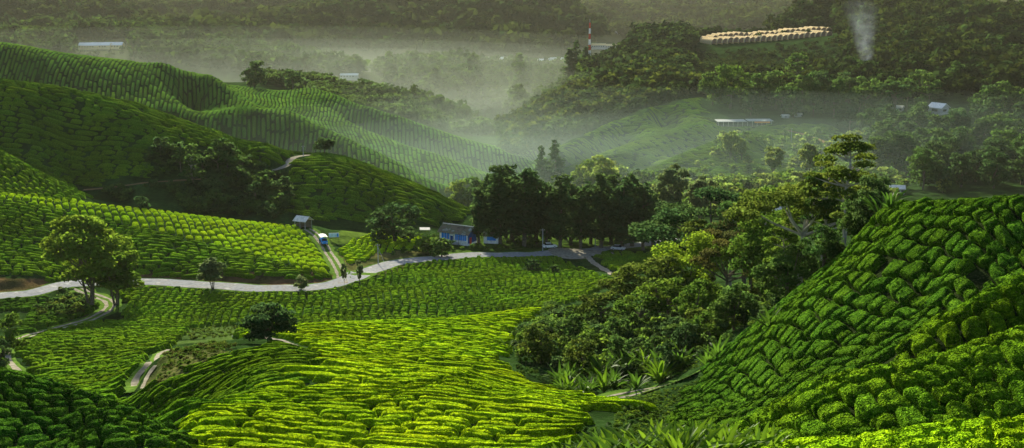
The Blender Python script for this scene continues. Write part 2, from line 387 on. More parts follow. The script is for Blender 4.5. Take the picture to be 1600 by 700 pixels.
ROADS['field_track'] = (drape([(536,443,250),(531,425,250),(520,405,250),(508,385,250),(495,368,250),(480,358,250)], .8), 1.5)
ROADS['gully_track'] = (drape([(900,628,80),(960,622,80),(1000,614,80),(1040,603,80),(1075,590,80),(1100,578,80)], .5), .95)
ROADS['branch_path'] = (drape([(915,397,250),(925,409,250),(945,422,250),(962,431,250)], .8), .9)
ROADS['ridge_road'] = (drape([(505,243,372),(480,243,372),(462,245,372),(452,250,372),(452,258,372),(440,264,372),(425,267,372)], 1.0), 1.5)
ROADS['hill_road'] = (drape([(130,297,370),(200,290,370),(260,284,370),(330,279,370)], 1.2), 1.3)
ROADS['slope_road'] = (drape([(1225,203,600),(1250,208,600),(1275,216,500),(1300,227,450),(1330,238,450)], 2.0), 1.6)

def carve(line, w, mg):
    global Z
    x0, x1, y0, y1 = line[:,0].min()-15, line[:,0].max()+15, line[:,1].min()-15, line[:,1].max()+15
    m = (GX > x0) & (GX < x1) & (GY > y0) & (GY < y1)
    d, zz = dist_line(GX[m], GY[m], line)
    t = np.clip((d - w) / mg, 0, 1); t = t * t * (3 - 2 * t)
    zm = Z[m]; ok = d < 1e8
    zm[ok] = (zz * (1 - t) + zm * t)[ok]; Z[m] = zm
carve(ROADS['road'][0], 4.2, 5.0); carve(_yard, 6, 5)
for k in ('curve_track', 'field_track', 'branch_path', 'ridge_road', 'hill_road', 'slope_road', 'basin_track'): carve(ROADS[k][0], ROADS[k][1] + .3, 2.5)
for k in ('hill_track', 'hill_track_b', 'ridge_track', 'saddle_track', 'gully_track'): carve(ROADS[k][0], ROADS[k][1] + .1, 1.0)
def pad(px, py, rx, ry, dmin=200.0, mg=6):
    # level terrace for a building
    global Z
    c = hit(px, py, dmin); d = np.hypot(GX - c[0], (GY - c[1]) * rx / ry) - rx
    t = np.clip(d / mg, 0, 1); t = t * t * (3 - 2 * t); Z = c[2] * (1 - t) + Z * t; return c
C_HOUSE = pad(716, 380, 10, 8); C_SHED = pad(474, 356, 3, 3, 250); C_CABIN = pad(1466, 178, 9, 9, 500)
C_LONG = pad(1150, 198, 20, 8, 500); C_SIGN = hit(522, 376, 250)
E = (Z - CZ) / GY
_cm = np.maximum.accumulate(E, 0); HM = np.vstack([np.full((3, NU), -9.0), _cm[:-3]])
def visible(X, Y, Zt, slack=.004):
    return (Zt - CZ) / Y >= bilin(HM, X, Y) - slack

def in_poly(px, py, poly):
    r = np.zeros(np.shape(px), bool); n = len(poly)
    for i in range(n):
        x0, y0 = poly[i]; x1, y1 = poly[(i + 1) % n]
        if y0 == y1: continue
        c = ((y0 > py) != (y1 > py)) & (px < (x1 - x0) * (py - y0) / (y1 - y0) + x0); r ^= c
    return r

# ------------------------------------------------------------------ the ground sheet
def build_ground():
    v = np.stack([GX, GY, Z], -1).reshape(-1, 3)
    i = np.arange(ND-1)[:,None]*NU + np.arange(NU-1)[None,:]
    f = np.stack([i, i+1, i+NU+1, i+NU], -1).reshape(-1, 4)
    px, py, dep = project(v[:,0], v[:,1], v[:,2]); D = v[:,1]
    green = np.array([.018, .040, .010]); c = np.tile(green, (len(v), 1))
    n1 = fbm(v[:,0]/9, v[:,1]/9, 3)[:, None]
    c = c * (1 + .55 * np.clip(n1, -1, 1))
    brown = np.array([.034, .040, .014])
    t = np.clip((D - 1250) / 600, 0, 1)[:, None]; c = c * (1 - t) + brown * (1 + .3 * n1) * t
    # bare patches: cut banks beside the road and the scrubby bank on the central hill
    def patch(poly, dl, dh, colr, k=1.0):
        m = in_poly(px, py, poly) & (D > dl) & (D < dh); w = k * np.clip(.7 + .8 * n1[m], 0, 1); c[m] = c[m] * (1 - w) + np.array(colr) * w
    patch([(-150,430),(75,436),(80,458),(-150,470)], 270, 292, (.12,.075,.035))
    patch([(100,425),(540,425),(540,452),(100,447)], 283, 296, (.12,.07,.035))
    patch([(520,395),(690,385),(690,408),(520,445)], 285, 335, (.09,.09,.03))
    patch([(540,355),(640,355),(640,372),(500,385)], 335, 365, (.08,.13,.02))
    patch([(260,545),(345,535),(360,560),(230,612),(225,600)], 100, 132, (.085,.095,.03))
    patch([(230,515),(370,505),(372,530),(270,540)], 126, 260, (.05,.085,.02))
    patch([(680,366),(1040,360),(1040,392),(680,400)], 332, 400, (.05,.09,.015))
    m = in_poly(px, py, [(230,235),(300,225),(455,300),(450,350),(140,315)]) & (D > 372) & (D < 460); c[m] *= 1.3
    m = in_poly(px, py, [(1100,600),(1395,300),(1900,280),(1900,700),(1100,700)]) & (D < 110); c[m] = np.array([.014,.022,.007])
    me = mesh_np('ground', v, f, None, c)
    m, nt, p, out = newmat('ground cover')
    f1 = ramp(nt, noise(nt, .9, 6), [(.3, (.6, .62, .6)), (.55, (1, 1, 1)), (.75, (1.4, 1.35, 1.2))])
    nt.links.new(mul(nt, attr(nt), f1), p.inputs['Base Color']); p.inputs['Roughness'].default_value = .95; p.inputs['Specular IOR Level'].default_value = .0
    nt.links.new(bump(nt, noise(nt, 2.2, 5), .25), p.inputs['Normal']); me.materials.append(m)
    tag(link('ground', me), kind='structure')
build_ground()

def ribbon(line, w, lift, n=2, ridge=0.0, off=0.0, wob=0.0):
    t = np.gradient(line[:, :2], axis=0); t /= np.linalg.norm(t, axis=1)[:, None] + 1e-9; nr = np.stack([-t[:,1], t[:,0]], 1)
    k = np.linspace(-1, 1, n + 1); wv = w * (1 + wob * perlin(np.arange(len(line)) * .23, line[:,0] * .1))
    P = line[:, None, :2] + nr[:, None, :] * (k[None, :, None] * wv[:, None, None] + off)
    z = ground(P[..., 0], P[..., 1]); z = np.maximum(z, z.mean(1, keepdims=True)) + lift
    v = np.concatenate([P, z[..., None]], -1).reshape(-1, 3); m = n + 1
    i = np.arange(len(line)-1)[:,None]*m + np.arange(n)[None,:]
    return v, np.stack([i, i+1, i+m+1, i+m], -1).reshape(-1, 4)
def road_obj(name, key, lift, mat, label=None, **k):
    k.setdefault('n', 4); v, f = ribbon(ROADS[key][0], ROADS[key][1], lift, **k)
    return tag(link(name, mesh_np(name, v, f, mat)), kind='structure')
def rebase(key):
    l = ROADS[key][0]; l[:, 2] = ground(l[:, 0], l[:, 1])
    for _ in range(4): l[1:-1, 2] = np.maximum(l[1:-1, 2], (l[:-2, 2] + l[2:, 2]) / 2)
for k in ROADS: rebase(k)
def ruts(name, key, lift, gap, w, mat):
    vs = []; fs = []; n = 0
    for s in (-1, 1):
        v, f = ribbon(ROADS[key][0], w, lift, off=s * gap, wob=.5); fs.append(f + n); vs.append(v); n += len(v)
    return tag(link(name, mesh_np(name, np.concatenate(vs), np.concatenate(fs), mat)), kind='structure')
def verge(key, w):
    v, f = ribbon(ROADS[key][0], w, .06, n=4, wob=.3); return v, f
_vv = []; _ff = []; _n0 = 0
for key, w in (('road', 3.7), ('curve_track', 2.4), ('field_track', 2.3), ('gully_track', 1.5), ('basin_track', 1.1), ('hill_track', .85)):
    v, f = verge(key, w); _vv.append(v); _ff.append(f + _n0); _n0 += len(v)
tag(link('road_verges', mesh_np('road_verges', np.concatenate(_vv), np.concatenate(_ff), M['verge'])), kind='structure')
road_obj('road', 'road', .10, M['asphalt'], wob=.06)
_yv = []
_cy = hit(905, 396, 250)
_a = np.linspace(0, 2*np.pi, 40, endpoint=False); _r = 1 + .12 * np.sin(3*_a + 1)
_pp = np.stack([_cy[0] + 9.5*_r*np.cos(_a), _cy[1] - 1 + 7.5*_r*np.sin(_a)], 1); _pz = np.maximum(ground(_pp[:,0], _pp[:,1]), _cy[2]-.3) + .15
_me = MB(); _me.poly([(p[0], p[1], z) for p, z in zip(_pp, _pz)]); tag(_me.build('gravel_yard', M['gravel']), kind='structure')
ruts('curved_track', 'curve_track', .10, .85, .42, M['gravel']); ruts('field_track', 'field_track', .10, .8, .36, M['gravel']); ruts('gully_track', 'gully_track', .09, .45, .17, M['gravel'])
for nm, key, mt in (('basin_path', 'basin_track', 'gravel'), ('hill_path', 'hill_track', 'gravel'), ('hill_side_path', 'hill_track_b', 'gravel'), ('ridge_path', 'ridge_track', 'gravel'), ('saddle_path', 'saddle_track', 'gravel'),
                ('branch_path', 'branch_path', 'gravel'), ('ridge_road', 'ridge_road', 'gravel'), ('hill_road', 'hill_road', 'dirt'), ('slope_road', 'slope_road', 'dirt')):
    road_obj(nm, key, .09, M[mt], wob=.4)
# ------------------------------------------------------------------ tea bushes
NOTEA = []      # (line, half width)
for k, (l, w) in ROADS.items(): NOTEA.append((l, w + (1.4 if k in ('road',) else .55)))
HOLES = [ # screen outline of the ground left to woods, scrub and yards, with its distance range
 ([(1395,300),(1352,362),(1312,410),(1252,452),(1202,498),(1152,528),(1102,562),(1082,585),(1060,612),(1000,640),(1040,700),(1000,760),(830,760),(870,700),(905,655),(985,640),(985,612),(1090,585),(1100,400),(1300,250)], 40, 320),
 ([(800,520),(850,484),(905,470),(960,440),(1100,400),(1100,600),(990,612),(960,640),(880,612),(810,598),(780,575),(800,520)], 100, 320),
 ([(215,560),(262,545),(330,536),(372,545),(368,556),(300,575),(236,614),(200,616)], 95, 128),
 ([(285,515),(372,508),(372,528),(300,532)], 126, 262),
 ([(660,360),(1300,350),(1300,396),(860,396),(640,408),(600,415),(560,425),(540,420),(590,398),(650,385)], 305, 420),
 ([(505,352),(600,352),(560,372),(520,392),(500,380)], 335, 366),
 ([(230,235),(300,225),(360,245),(430,262),(455,300),(450,350),(140,315),(150,285),(250,270)], 372, 460),
 ([(-200,425),(72,432),(84,462),(-200,472)], 262, 293),
 ([(150,445),(90,480),(60,475),(110,450)], 200, 285),
 ([(100,430),(545,436),(540,456),(100,450)], 280, 291),
 ([(-50,470),(40,470),(35,530),(-50,540)], 190, 262),
]
TONE = {'lit_flush': (.165, .290, .006), 'bright': (.215, .360, .006), 'mid': (.088, .182, .008), 'deep': (.044, .108, .008), 'spur': (.082, .180, .008), 'hill': (.078, .155, .010), 'far': (.066, .150, .020)}  # spur and upper-field tones have sunlight mixed into the leaf colour
LODS = {}
def lod(n):
    if n not in LODS:
        t = np.linspace(-1, 1, n); p = np.sign(t) * np.abs(t) ** (.62 if n > 4 else 1.0)
        if n == 4: p = np.array([-1, -.55, .55, 1])
        if n == 6: p = np.array([-1, -.76, -.3, .3, .76, 1])
        P, Q = np.meshgrid(p, p, indexing='xy'); P = P.ravel(); Q = Q.ravel()
        H = (np.clip(1 - np.abs(P) ** 6, 0, 1) * np.clip(1 - np.abs(Q) ** 6, 0, 1)) ** .36
        i = np.arange(n-1)[:,None]*n + np.arange(n-1)[None,:]
        f = np.stack([i, i+1, i+n+1, i+n], -1).reshape(-1, 4)
        LODS[n] = (P * (1 - .10 * Q**2), Q * (1 - .10 * P**2), H, f)
    return LODS[n]
BUSH = []      # per generated cell group: dict for the later pick of the nearest ones
def field(poly, dl, dh, th, a, b, h, gap, tone, warp=1.5, wl=22.0, jit=.25, name='mid', merge=0.0, var=.16, gs=None):
    gs = gap if gs is None else gs
    P = np.array([hit(x, y, dl) for x, y in poly]); cx, cy = P[:,0].mean(), P[:,1].mean()
    P = P[(P[:,1] < dh * 1.3)] if (P[:,1] < dh * 1.3).sum() > 2 else P
    # cover the whole sector that the outline spans between dl and dh
    pu = [ray(x, y)[0] / ray(x, y)[1] for x, y in poly]; u0, u1 = max(min(pu), -.56), min(max(pu), .56)
    cs = np.array([(u0*dl, dl), (u1*dl, dl), (u0*dh, dh), (u1*dh, dh)]); cx, cy = cs.mean(0)
    R = np.array([[math.cos(th), -math.sin(th)], [math.sin(th), math.cos(th)]]); th_ = th
    q = (cs - [cx, cy]) @ R; s0, t0 = q.min(0) - 3; s1, t1 = q.max(0) + 3
    ni = int((t1 - t0) / a) + 1; nj = int((s1 - s0) / b) + 1
    rng = np.random.default_rng(int(abs(cx * 13 + cy * 7)) + 11)
    off = rng.uniform(-.5, .5, ni)[:, None]
    S = s0 + b * (np.arange(nj + 1)[None, :] + off + rng.uniform(-jit, jit, (ni, nj + 1)))
    I, J = np.meshgrid(np.arange(ni), np.arange(nj), indexing='ij'); I = I.ravel(); J = J.ravel()
    sa = S[I, J]; sb = S[I, J + 1]
    if merge:
        k = rng.random(len(sa)) < merge; sb = np.where(k, sb + b * .9, sb); kill = np.zeros(len(sa), bool)
        kk = k.reshape(ni, nj); kill = np.zeros((ni, nj), bool); kill[:, 1:] = kk[:, :-1]; kill = kill.ravel() & ~k
    else: kill = np.zeros(len(sa), bool)
    def world(s, t):
        w1 = warp * fbm(s / wl + 3, t / wl - 5, 2); w2 = warp * fbm(s / wl - 8, t / wl + 2, 2)
        s = s + w1; t = t + w2
        return cx + s * R[0, 0] + t * R[0, 1], cy + s * R[1, 0] + t * R[1, 1]
    tc = t0 + a * (I + .5); X, Y = world((sa + sb) / 2, tc)
    ok = (Y > dl) & (Y < dh) & (np.abs(X / np.maximum(Y, 1)) < .60) & ~kill
    I, J, sa, sb, tc, X, Y = [z[ok] for z in (I, J, sa, sb, tc, X, Y)]
    Zc = ground(X, Y); px, py, dep = project(X, Y, Zc)
    ok = in_poly(px, py, poly) & (px > -260) & (px < 1860) & (py < 780) & visible(X, Y, Zc + 1.2)
    for hp, a0, a1 in HOLES: ok &= ~(in_poly(px, py, hp) & (Y > a0) & (Y < a1))
    for l, w in NOTEA:
        m = ok & (X > l[:,0].min()-6) & (X < l[:,0].max()+6) & (Y > l[:,1].min()-6) & (Y < l[:,1].max()+6)
        if m.any():
            d, _ = dist_line(X[m], Y[m], l); k = np.nonzero(m)[0]; ok[k[d < w + a * .5]] = False
    ok &= rng.random(len(ok)) > .005
    I, J, sa, sb, tc, X, Y, px, py, dep = [z[ok] for z in (I, J, sa, sb, tc, X, Y, px, py, dep)]
    # gather by level of detail
    n_of = np.where(dep < 72, 15, np.where(dep < 112, 10, np.where(dep < 335, 6, 4)))
    hs = h * rng.uniform(.82, 1.18, len(X)); tv = rng.uniform(-1, 1, (len(X), 2))
    for n in np.unique(n_of):
        m = n_of == n; A, B, H, f = lod(int(n))[:4]; f = f[:(n-1)**2]; K = m.sum()
        sm = ((sa + sb) / 2)[m][:, None] + ((sb - sa)[m][:, None] / 2 - gs * .5) * A[None]
        # the row edges wander with the row number
        i_ = I[m][:, None]
        lo = t0 + a * i_ + a * .22 * perlin(sm / (b * 1.3) + .5, i_ * 7.31 + 0 * sm); hi = t0 + a * (i_ + 1) + a * .22 * perlin(sm / (b * 1.3) + .5, (i_ + 1) * 7.31 + 0 * sm)
        tm = (lo + hi) / 2 + ((hi - lo) / 2 - gap * .5) * B[None]
        x, y = world(sm, tm)
        if n > 4:
            dx = .13 * perlin(x * 1.1, y * 1.1 + 40); x = x + dx; y = y + .13 * perlin(x * 1.1 + 70, y * 1.1)
        z = ground(x, y)
        lump = .09 * perlin(x * .9, y * .9) + (.10 * perlin(x * 2.3 + 9, y * 2.3) if n > 5 else 0) + (.05 * perlin(x * 5.5, y * 5.5) if n > 9 else 0)
        hh = H[None] * hs[m][:, None]
        xm, ym = X[m], Y[m]; e = 1.2; gx = (ground(xm+e, ym) - ground(xm-e, ym)) / (2*e); gy = (ground(xm, ym+e) - ground(xm, ym-e)) / (2*e)
        nn = 1 / np.sqrt(1 + gx*gx + gy*gy); up = hh * (1 + lump * 1.6) - .12 * (H[None] < .01)
        x = x - (gx*nn)[:, None] * up; y = y - (gy*nn)[:, None] * up; z = z + nn[:, None] * up
        tn = np.array(TONE[tone]); big = fbm(x / 14, y / 14, 3)
        k1 = (1 + var * tv[m, 0][:, None] + .30 * big)[..., None]; c = tn[None, None] * k1
        yel = np.clip(.5 * tv[m, 1][:, None] + .8 * fbm(x / 25 + 50, y / 25, 2), -1, 1)[..., None]
        c = c * (1 + yel * np.array([.22, .05, -.15]))
        c = np.clip(c, .004, .5); vv = np.stack([x, y, z], -1)
        if n >= 10:   # shoots and leaves standing off the clipped surface
            ml, ls = (150, .062) if n == 15 else (50, .085)
            cand = np.nonzero((H > .25) & (np.arange(n*n) % n < n-1) & (np.arange(n*n) < n*(n-1)))[0]
            ix = cand[rng.integers(0, len(cand), (K, ml))]; ar = np.arange(K)[:, None]; r1, r2 = rng.random((2, K, ml, 1))
            pc = vv[ar, ix] * (1 - r1) * (1 - r2) + vv[ar, ix+1] * r1 * (1 - r2) + vv[ar, ix+n] * (1 - r1) * r2 + vv[ar, ix+n+1] * r1 * r2
            nr = rng.normal(size=(K, ml, 3)) * .55 + [0, 0, .9]; nr /= np.linalg.norm(nr, axis=-1, keepdims=True)
            t_ = np.cross(nr, rng.normal(size=(K, ml, 3))); t_ /= np.linalg.norm(t_, axis=-1, keepdims=True); b_ = np.cross(nr, t_)
            sz = ls * rng.uniform(.6, 1.4, (K, ml, 1)); pc = pc + nr * sz * .35 + [0, 0, .015]
            lv = np.stack([pc - t_*sz*.8, pc - b_*sz*.45, pc + t_*sz*.8, pc + b_*sz*.45], 2).reshape(K, ml*4, 3)
            lc = c[ar, ix] * rng.uniform(.8, 1.3, (K, ml, 1)) * (1 + rng.uniform(-1, 1, (K, ml, 1)) * np.array([.2, .05, 0]))
            vv = np.concatenate([vv, lv], 1); c = np.concatenate([c, np.repeat(lc, 4, 1)], 1)
            if len(LODS[n]) == 4: LODS[n] = (*LODS[n][:3], np.concatenate([f, n*n + np.arange(ml*4).reshape(-1, 4)]), n*n + ml*4)
        BUSH.append(dict(name=name, tone=tone, X=X[m], Y=Y[m], px=px[m], py=py[m], size=a * F / dep[m], n=int(n), v=vv.astype(np.float32), c=np.clip(c, .004, .6).astype(np.float32)))

r_ = math.radians
RS = [(1060,640),(1085,600),(1100,565),(1150,528),(1200,498),(1250,452),(1310,410),(1350,362),(1396,306),(1460,298),(1900,270),(1900,780),(1000,780),(1040,700)]
field([(1080,790),(1110,712),(1200,690),(1300,678),(1600,640),(1900,620),(1900,790)], 33, 46.6, r_(12), 1.35, 1.6, .55, .10, 'bright', 1.0, 12, name='strip', var=.10)
F1P = [(1050,700),(1130,662),(1200,628),(1280,590),(1340,572),(1400,560),(1485,543),(1600,507),(1900,425),(1900,780),(1050,780)]
field(F1P, 47.5, 61.5, r_(96), 1.15, 1.5, .62, .12, 'spur', 1.0, 11, .42, name='slope', gs=.08)  # spur painted lighter than the main slope, standing in for a sunlit crest
field([(1380,620),(1440,500),(1510,465),(1600,418),(1900,300),(1900,620)], 61.5, 70.8, r_(96), 1.15, 1.5, .62, .12, 'spur', 1.0, 11, .42, name='slope', gs=.08)  # second spur carries the same painted sunlight in its tone
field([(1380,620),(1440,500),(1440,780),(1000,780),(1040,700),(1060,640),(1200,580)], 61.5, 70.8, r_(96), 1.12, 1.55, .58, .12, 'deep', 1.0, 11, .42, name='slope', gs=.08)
field(RS, 70.8, 108, r_(96), 1.12, 1.55, .58, .12, 'deep', 1.1, 11, .42, name='slope', gs=.06)  # main slope kept darker than the spurs, its shade painted into the leaves
field([(1100,395),(1900,300),(1900,330),(1100,420)], 108, 125, r_(80), 1.5, 1.9, .9, .2, 'deep', name='slope')
CH_L = [(150,640),(205,612),(236,606),(300,575),(368,556),(420,540),(500,528),(515,560),(460,600),(330,640),(262,662),(255,690),(200,700)]
field(CH_L, 76, 127, r_(28), .78, 2.6, .5, .10, 'mid', 1.2, 16, name='flank', merge=.3)
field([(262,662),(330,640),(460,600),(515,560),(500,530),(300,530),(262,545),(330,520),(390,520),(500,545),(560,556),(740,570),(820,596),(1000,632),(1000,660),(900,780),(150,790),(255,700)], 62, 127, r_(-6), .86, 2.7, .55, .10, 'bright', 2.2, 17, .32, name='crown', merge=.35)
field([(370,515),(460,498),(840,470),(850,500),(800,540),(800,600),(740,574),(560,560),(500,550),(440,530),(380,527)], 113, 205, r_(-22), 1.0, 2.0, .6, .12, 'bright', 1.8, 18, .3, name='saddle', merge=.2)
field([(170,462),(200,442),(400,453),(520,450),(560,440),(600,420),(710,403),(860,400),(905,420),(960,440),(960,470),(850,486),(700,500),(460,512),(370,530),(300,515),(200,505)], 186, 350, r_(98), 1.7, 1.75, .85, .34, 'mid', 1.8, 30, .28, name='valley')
field([(900,392),(1100,372),(1100,440),(960,432)], 290, 380, r_(20), 1.9, 3.4, .8, .3, 'mid', 2, 30, name='valley')
field([(-250,540),(0,540),(100,510),(175,490),(200,470),(300,510),(262,545),(205,612),(150,650),(0,600),(-250,600)], 105, 245, r_(10), 1.5, 2.3, .85, .22, 'mid', 2.5, 16, .3, name='basin')
field([(-250,466),(0,468),(80,462),(150,470),(160,490),(100,505),(0,535),(-250,560)], 190, 274, r_(10), 1.8, 2.4, .85, .25, 'deep', 2.5, 16, .3, name='basin')
field([(-260,560),(0,578),(60,590),(150,612),(262,668),(300,700),(290,790),(-260,790)], 55, 92, r_(25), 1.2, 1.6, .75, .16, 'deep', 1.6, 14, .35, name='knoll')
LFu = [(-200,285),(0,300),(200,320),(350,338),(480,352),(505,390),(515,432),(470,422),(380,395),(300,378),(200,352),(100,330),(0,312),(-200,300)]
field(LFu, 288, 366, r_(110), 2.1, 5.5, .6, .30, 'lit_flush', 1.2, 40, .3, name='upper field', var=.06, gs=.12)  # sunlight on this strip is painted in through the brighter new-growth tone
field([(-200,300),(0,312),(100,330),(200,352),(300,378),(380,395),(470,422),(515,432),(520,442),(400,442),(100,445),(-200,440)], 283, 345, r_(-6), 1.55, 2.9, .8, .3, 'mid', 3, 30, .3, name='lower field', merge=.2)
field([(515,392),(560,372),(620,360),(680,380),(640,392),(560,410),(525,420)], 300, 366, r_(80), 2.2, 2.4, .8, .25, 'bright', 2, 30, name='terrace')
field([(-250,190),(0,232),(70,264),(140,300),(140,315),(-250,300)], 352, 394, r_(-25), 1.9, 3.6, .9, .35, 'mid', 2, 25, name='lobe')
field([(-250,100),(0,118),(270,176),(440,230),(520,238),(650,282),(745,330),(700,350),(480,345),(150,300),(0,270),(-250,250)], 384, 458, r_(-9), 1.8, 4.6, 1.0, .5, 'hill', 2.2, 35, .35, name='hill', merge=.3, gs=.05)
field([(-250,45),(0,60),(200,88),(270,100),(320,113),(400,160),(400,180),(200,175),(-250,140)], 560, 775, r_(101), 2.4, 15, .5, .6, 'far', 2.5, 90, .3, name='far hill', gs=.15)
field([(280,108),(430,136),(520,140),(610,172),(700,203),(850,240),(850,300),(700,300),(560,265),(480,245),(300,195),(270,170),(390,160)], 560, 885, r_(97), 2.4, 15, .5, .6, 'far', 4, 90, .3, name='far hill', gs=.15)
field([(870,232),(960,190),(1090,152),(1105,188),(1130,200),(1300,195),(1360,260),(1400,300),(1150,300),(1000,300),(900,270)], 480, 835, r_(-24), 2.4, 12, .8, .42, 'hill', 1.2, 70, .15, name='far spur')

def strip_quads(v, n):
    K = v.shape[0]; f = LODS[n][3]; return (f[None] + (np.arange(K) * v.shape[1])[:, None, None]).reshape(-1, 4)
# the 300 bushes that show largest are objects of their own
_all = []
for gi, g in enumerate(BUSH):
    inside = (g['px'] > 5) & (g['px'] < 1595) & (g['py'] > 5) & (g['py'] < 700)
    for k in np.nonzero(inside)[0]: _all.append((g['size'][k], gi, int(k)))
_all.sort(reverse=True); PICK = {}
_cnt = 0
for s, gi, k in _all:
    if _cnt >= 300: break
    PICK.setdefault(gi, []).append(k); _cnt += 1
BL = {'strip': ('sunlit yellow green tea bush of the near strip at the lower right corner', 'tea bushes of the near strip in the corner'),
      'slope': ('large dark green tea bush on the near ridge of the right hand slope', 'near tea bushes on the right hand slope'),
      'knoll': ('broad dark tea bush on the near knoll at the lower left', 'near tea bushes on the lower left knoll'),
      'crown': ('yellow green tea hedge at the near foot of the central hill', 'near hedges of the central hill'),
      'flank': ('mid green tea hedge on the near flank of the central hill', 'near hedges on the flank of the hill')}
print('tea cells', {n: sum(len(g['X']) for g in BUSH if g['n'] == n) for n in LODS}, 'picked', {BUSH[g]['name']: len(k) for g, k in PICK.items()})
for gi, ks in PICK.items():
    g = BUSH[gi]; n = g['n']; lab, grp = BL[g['name']]
    for k in ks:
        v = g['v'][k].copy(); c0 = np.array([g['X'][k], g['Y'][k], float(ground(g['X'][k], g['Y'][k]))])
        o = link('tea_bush', mesh_np('tea_bush', v - c0, LODS[n][3], M['tea'], g['c'][k]), loc=c0); tag(o, lab, 'tea bush', grp)
_names = {'strip': 'near strip', 'slope': 'right slope', 'knoll': 'left knoll', 'crown': 'central hill', 'flank': 'central hill flank', 'saddle': 'saddle', 'valley': 'valley', 'basin': 'basin',
          'upper field': 'upper field', 'lower field': 'lower field', 'terrace': 'terrace', 'lobe': 'hill lobe', 'hill': 'middle hill', 'far hill': 'far hills', 'far spur': 'far spurs'}
for nm in _names:
    vs = []; fs = []; cs = []; n0 = 0
    for gi, g in enumerate(BUSH):
        if g['name'] != nm: continue
        keep = np.ones(len(g['X']), bool); keep[PICK.get(gi, [])] = False
        v = g['v'][keep]
        if not len(v): continue
        f = strip_quads(v, g['n']) + n0; v = v.reshape(-1, 3); n0 += len(v); vs.append(v); fs.append(f); cs.append(g['c'][keep].reshape(-1, 3))
    if vs:
        o = link('tea_rows', mesh_np('tea_rows', np.concatenate(vs), np.concatenate(fs), M['tea'], np.concatenate(cs)))
        tag(o, 'clipped tea bushes in rows covering the ' + _names[nm], 'tea field', kind='stuff')
# ------------------------------------------------------------------ buildings, vehicles and small things
def root(name, loc, rz, label, cat, group=None):
    e = bpy.data.objects.new(name, None); COL.objects.link(e); e.location = loc; e.rotation_euler[2] = rz; e.empty_display_size = .5
    return tag(e, label, cat, group)
def clear_at(loc, r): NOTEA.append((np.array([[loc[0]-.5, loc[1], loc[2]], [loc[0]+.5, loc[1], loc[2]]]), r))
def gable_roof(mb, L_, W_, ze, zr, over=.4, t=.12):
    l = L_/2 + over; w = W_/2 + over; dz = (zr - ze) * over / (W_/2)
    mb.slab([(-l,-w,ze-dz),(l,-w,ze-dz),(l,0,zr),(-l,0,zr)], t); mb.slab([(-l,w,ze-dz),(-l,0.004,zr),(l,0.004,zr),(l,w,ze-dz)], t); return mb
def gable_walls(mb, L_, W_, ze, zr, base=-.6, drop=.14):
    l = L_/2; w = W_/2; n = len(mb.v); ze -= drop; zr -= drop
    mb.v += [(-l,-w,base),(l,-w,base),(l,w,base),(-l,w,base),(-l,-w,ze),(l,-w,ze),(l,w,ze),(-l,w,ze),(-l,0,zr),(l,0,zr)]
    mb.f += [tuple(n+k for k in q) for q in ((0,1,5,4),(1,2,6,9,5),(2,3,7,6),(3,0,4,8,7),(4,5,9,8),(6,7,8,9))]; return mb

# farmhouse
c = C_HOUSE; h = root('farmhouse', (c[0], c[1] + 1, c[2]+.5), r_(-30), 'old white farmhouse with bright blue panels and a patched corrugated roof beside the grove', 'house')
gable_walls(MB(), 9.6, 5.2, 3.1, 4.7).build('wall', M['white'], h)
rf = gable_roof(MB(), 9.6, 5.2, 3.1, 4.7, .55).build('roof', M['roofold'], h)
MB().tube([(-5.3,0,4.73),(5.3,0,4.73)], .13, 8).build('ridge_cap', M['tin'], rf)
for x0, x1, z0, z1 in ((-4.1,-1.4,.9,2.55),(.6,2.5,.9,2.55),(2.6,4.3,.9,2.55)):
    p = MB().box(x0, x1, -2.68, -2.603, z0, z1).build('window', M['blue'], h)
    MB().box(x0-.08, x1+.08, -2.72, -2.60, z0-.12, z0).build('sill', M['white'], p); f = MB()
    for k in (1, 2): f.box(x0+(x1-x0)*k/3-.03, x0+(x1-x0)*k/3+.03, -2.71, -2.684, z0, z1)
    f.build('glazing_bar', M['white'], p)
d = MB().box(-1.1, -.2, -2.67, -2.603, -.2, 1.95).build('door', M['darkblue'], h); MB().box(-.36,-.30,-2.72,-2.674,.85,1.0).build('handle', M['tin'], d)
g_ = MB(); n = 0; g_.poly([(4.803,-2.45,.1),(4.803,2.45,.1),(4.803,2.45,2.85),(4.803,0,4.4),(4.803,-2.45,2.85)]); g_.build('gable_cladding', M['darkblue'], h)
MB().box(4.82, 4.90, -1.6, -.5, -.3, 1.7).build('door', M['red'], h)
MB().box(-4.6, 2.2, -3.6, -2.9, -.3, .35).build('plinth', M['greywall'], h)
st = MB(); [st.tube([(x,-3.4,-.5),(x,-3.3,2.35)], .06) for x in (-4.4,-1.6,.4,2.2)]; st.build('veranda_post', M['wood'], h)
c2 = hit(768, 381, 335); h = root('outbuilding', (c2[0], c2[1]+2, c2[2]+.1), r_(-8), 'small white outbuilding with a blue window right of the farmhouse', 'house')
gable_walls(MB(), 4.2, 3.2, 2.3, 3.3).build('wall', M['white'], h); gable_roof(MB(), 4.2, 3.2, 2.3, 3.3, .35).build('roof', M['roofold'], h)
p = MB().box(-1.1, 1.5, -1.68, -1.603, .8, 1.9).build('window', M['blue'], h); MB().box(-1.2,1.6,-1.72,-1.60,.7,.8).build('sill', M['white'], p)
clear_at(C_HOUSE, 6.5); clear_at(c2, 3.5)
c3 = hit(664, 366, 335); h = root('tin_shelter', (c3[0], c3[1], c3[2]), r_(5), 'low shelter with a bright tin roof left of the farmhouse', 'shelter')
MB().slab([(-1.6,-1.2,1.7),(1.6,-1.2,1.6),(1.6,1.2,1.9),(-1.6,1.2,2.0)], .06).build('roof', M['tin'], h)
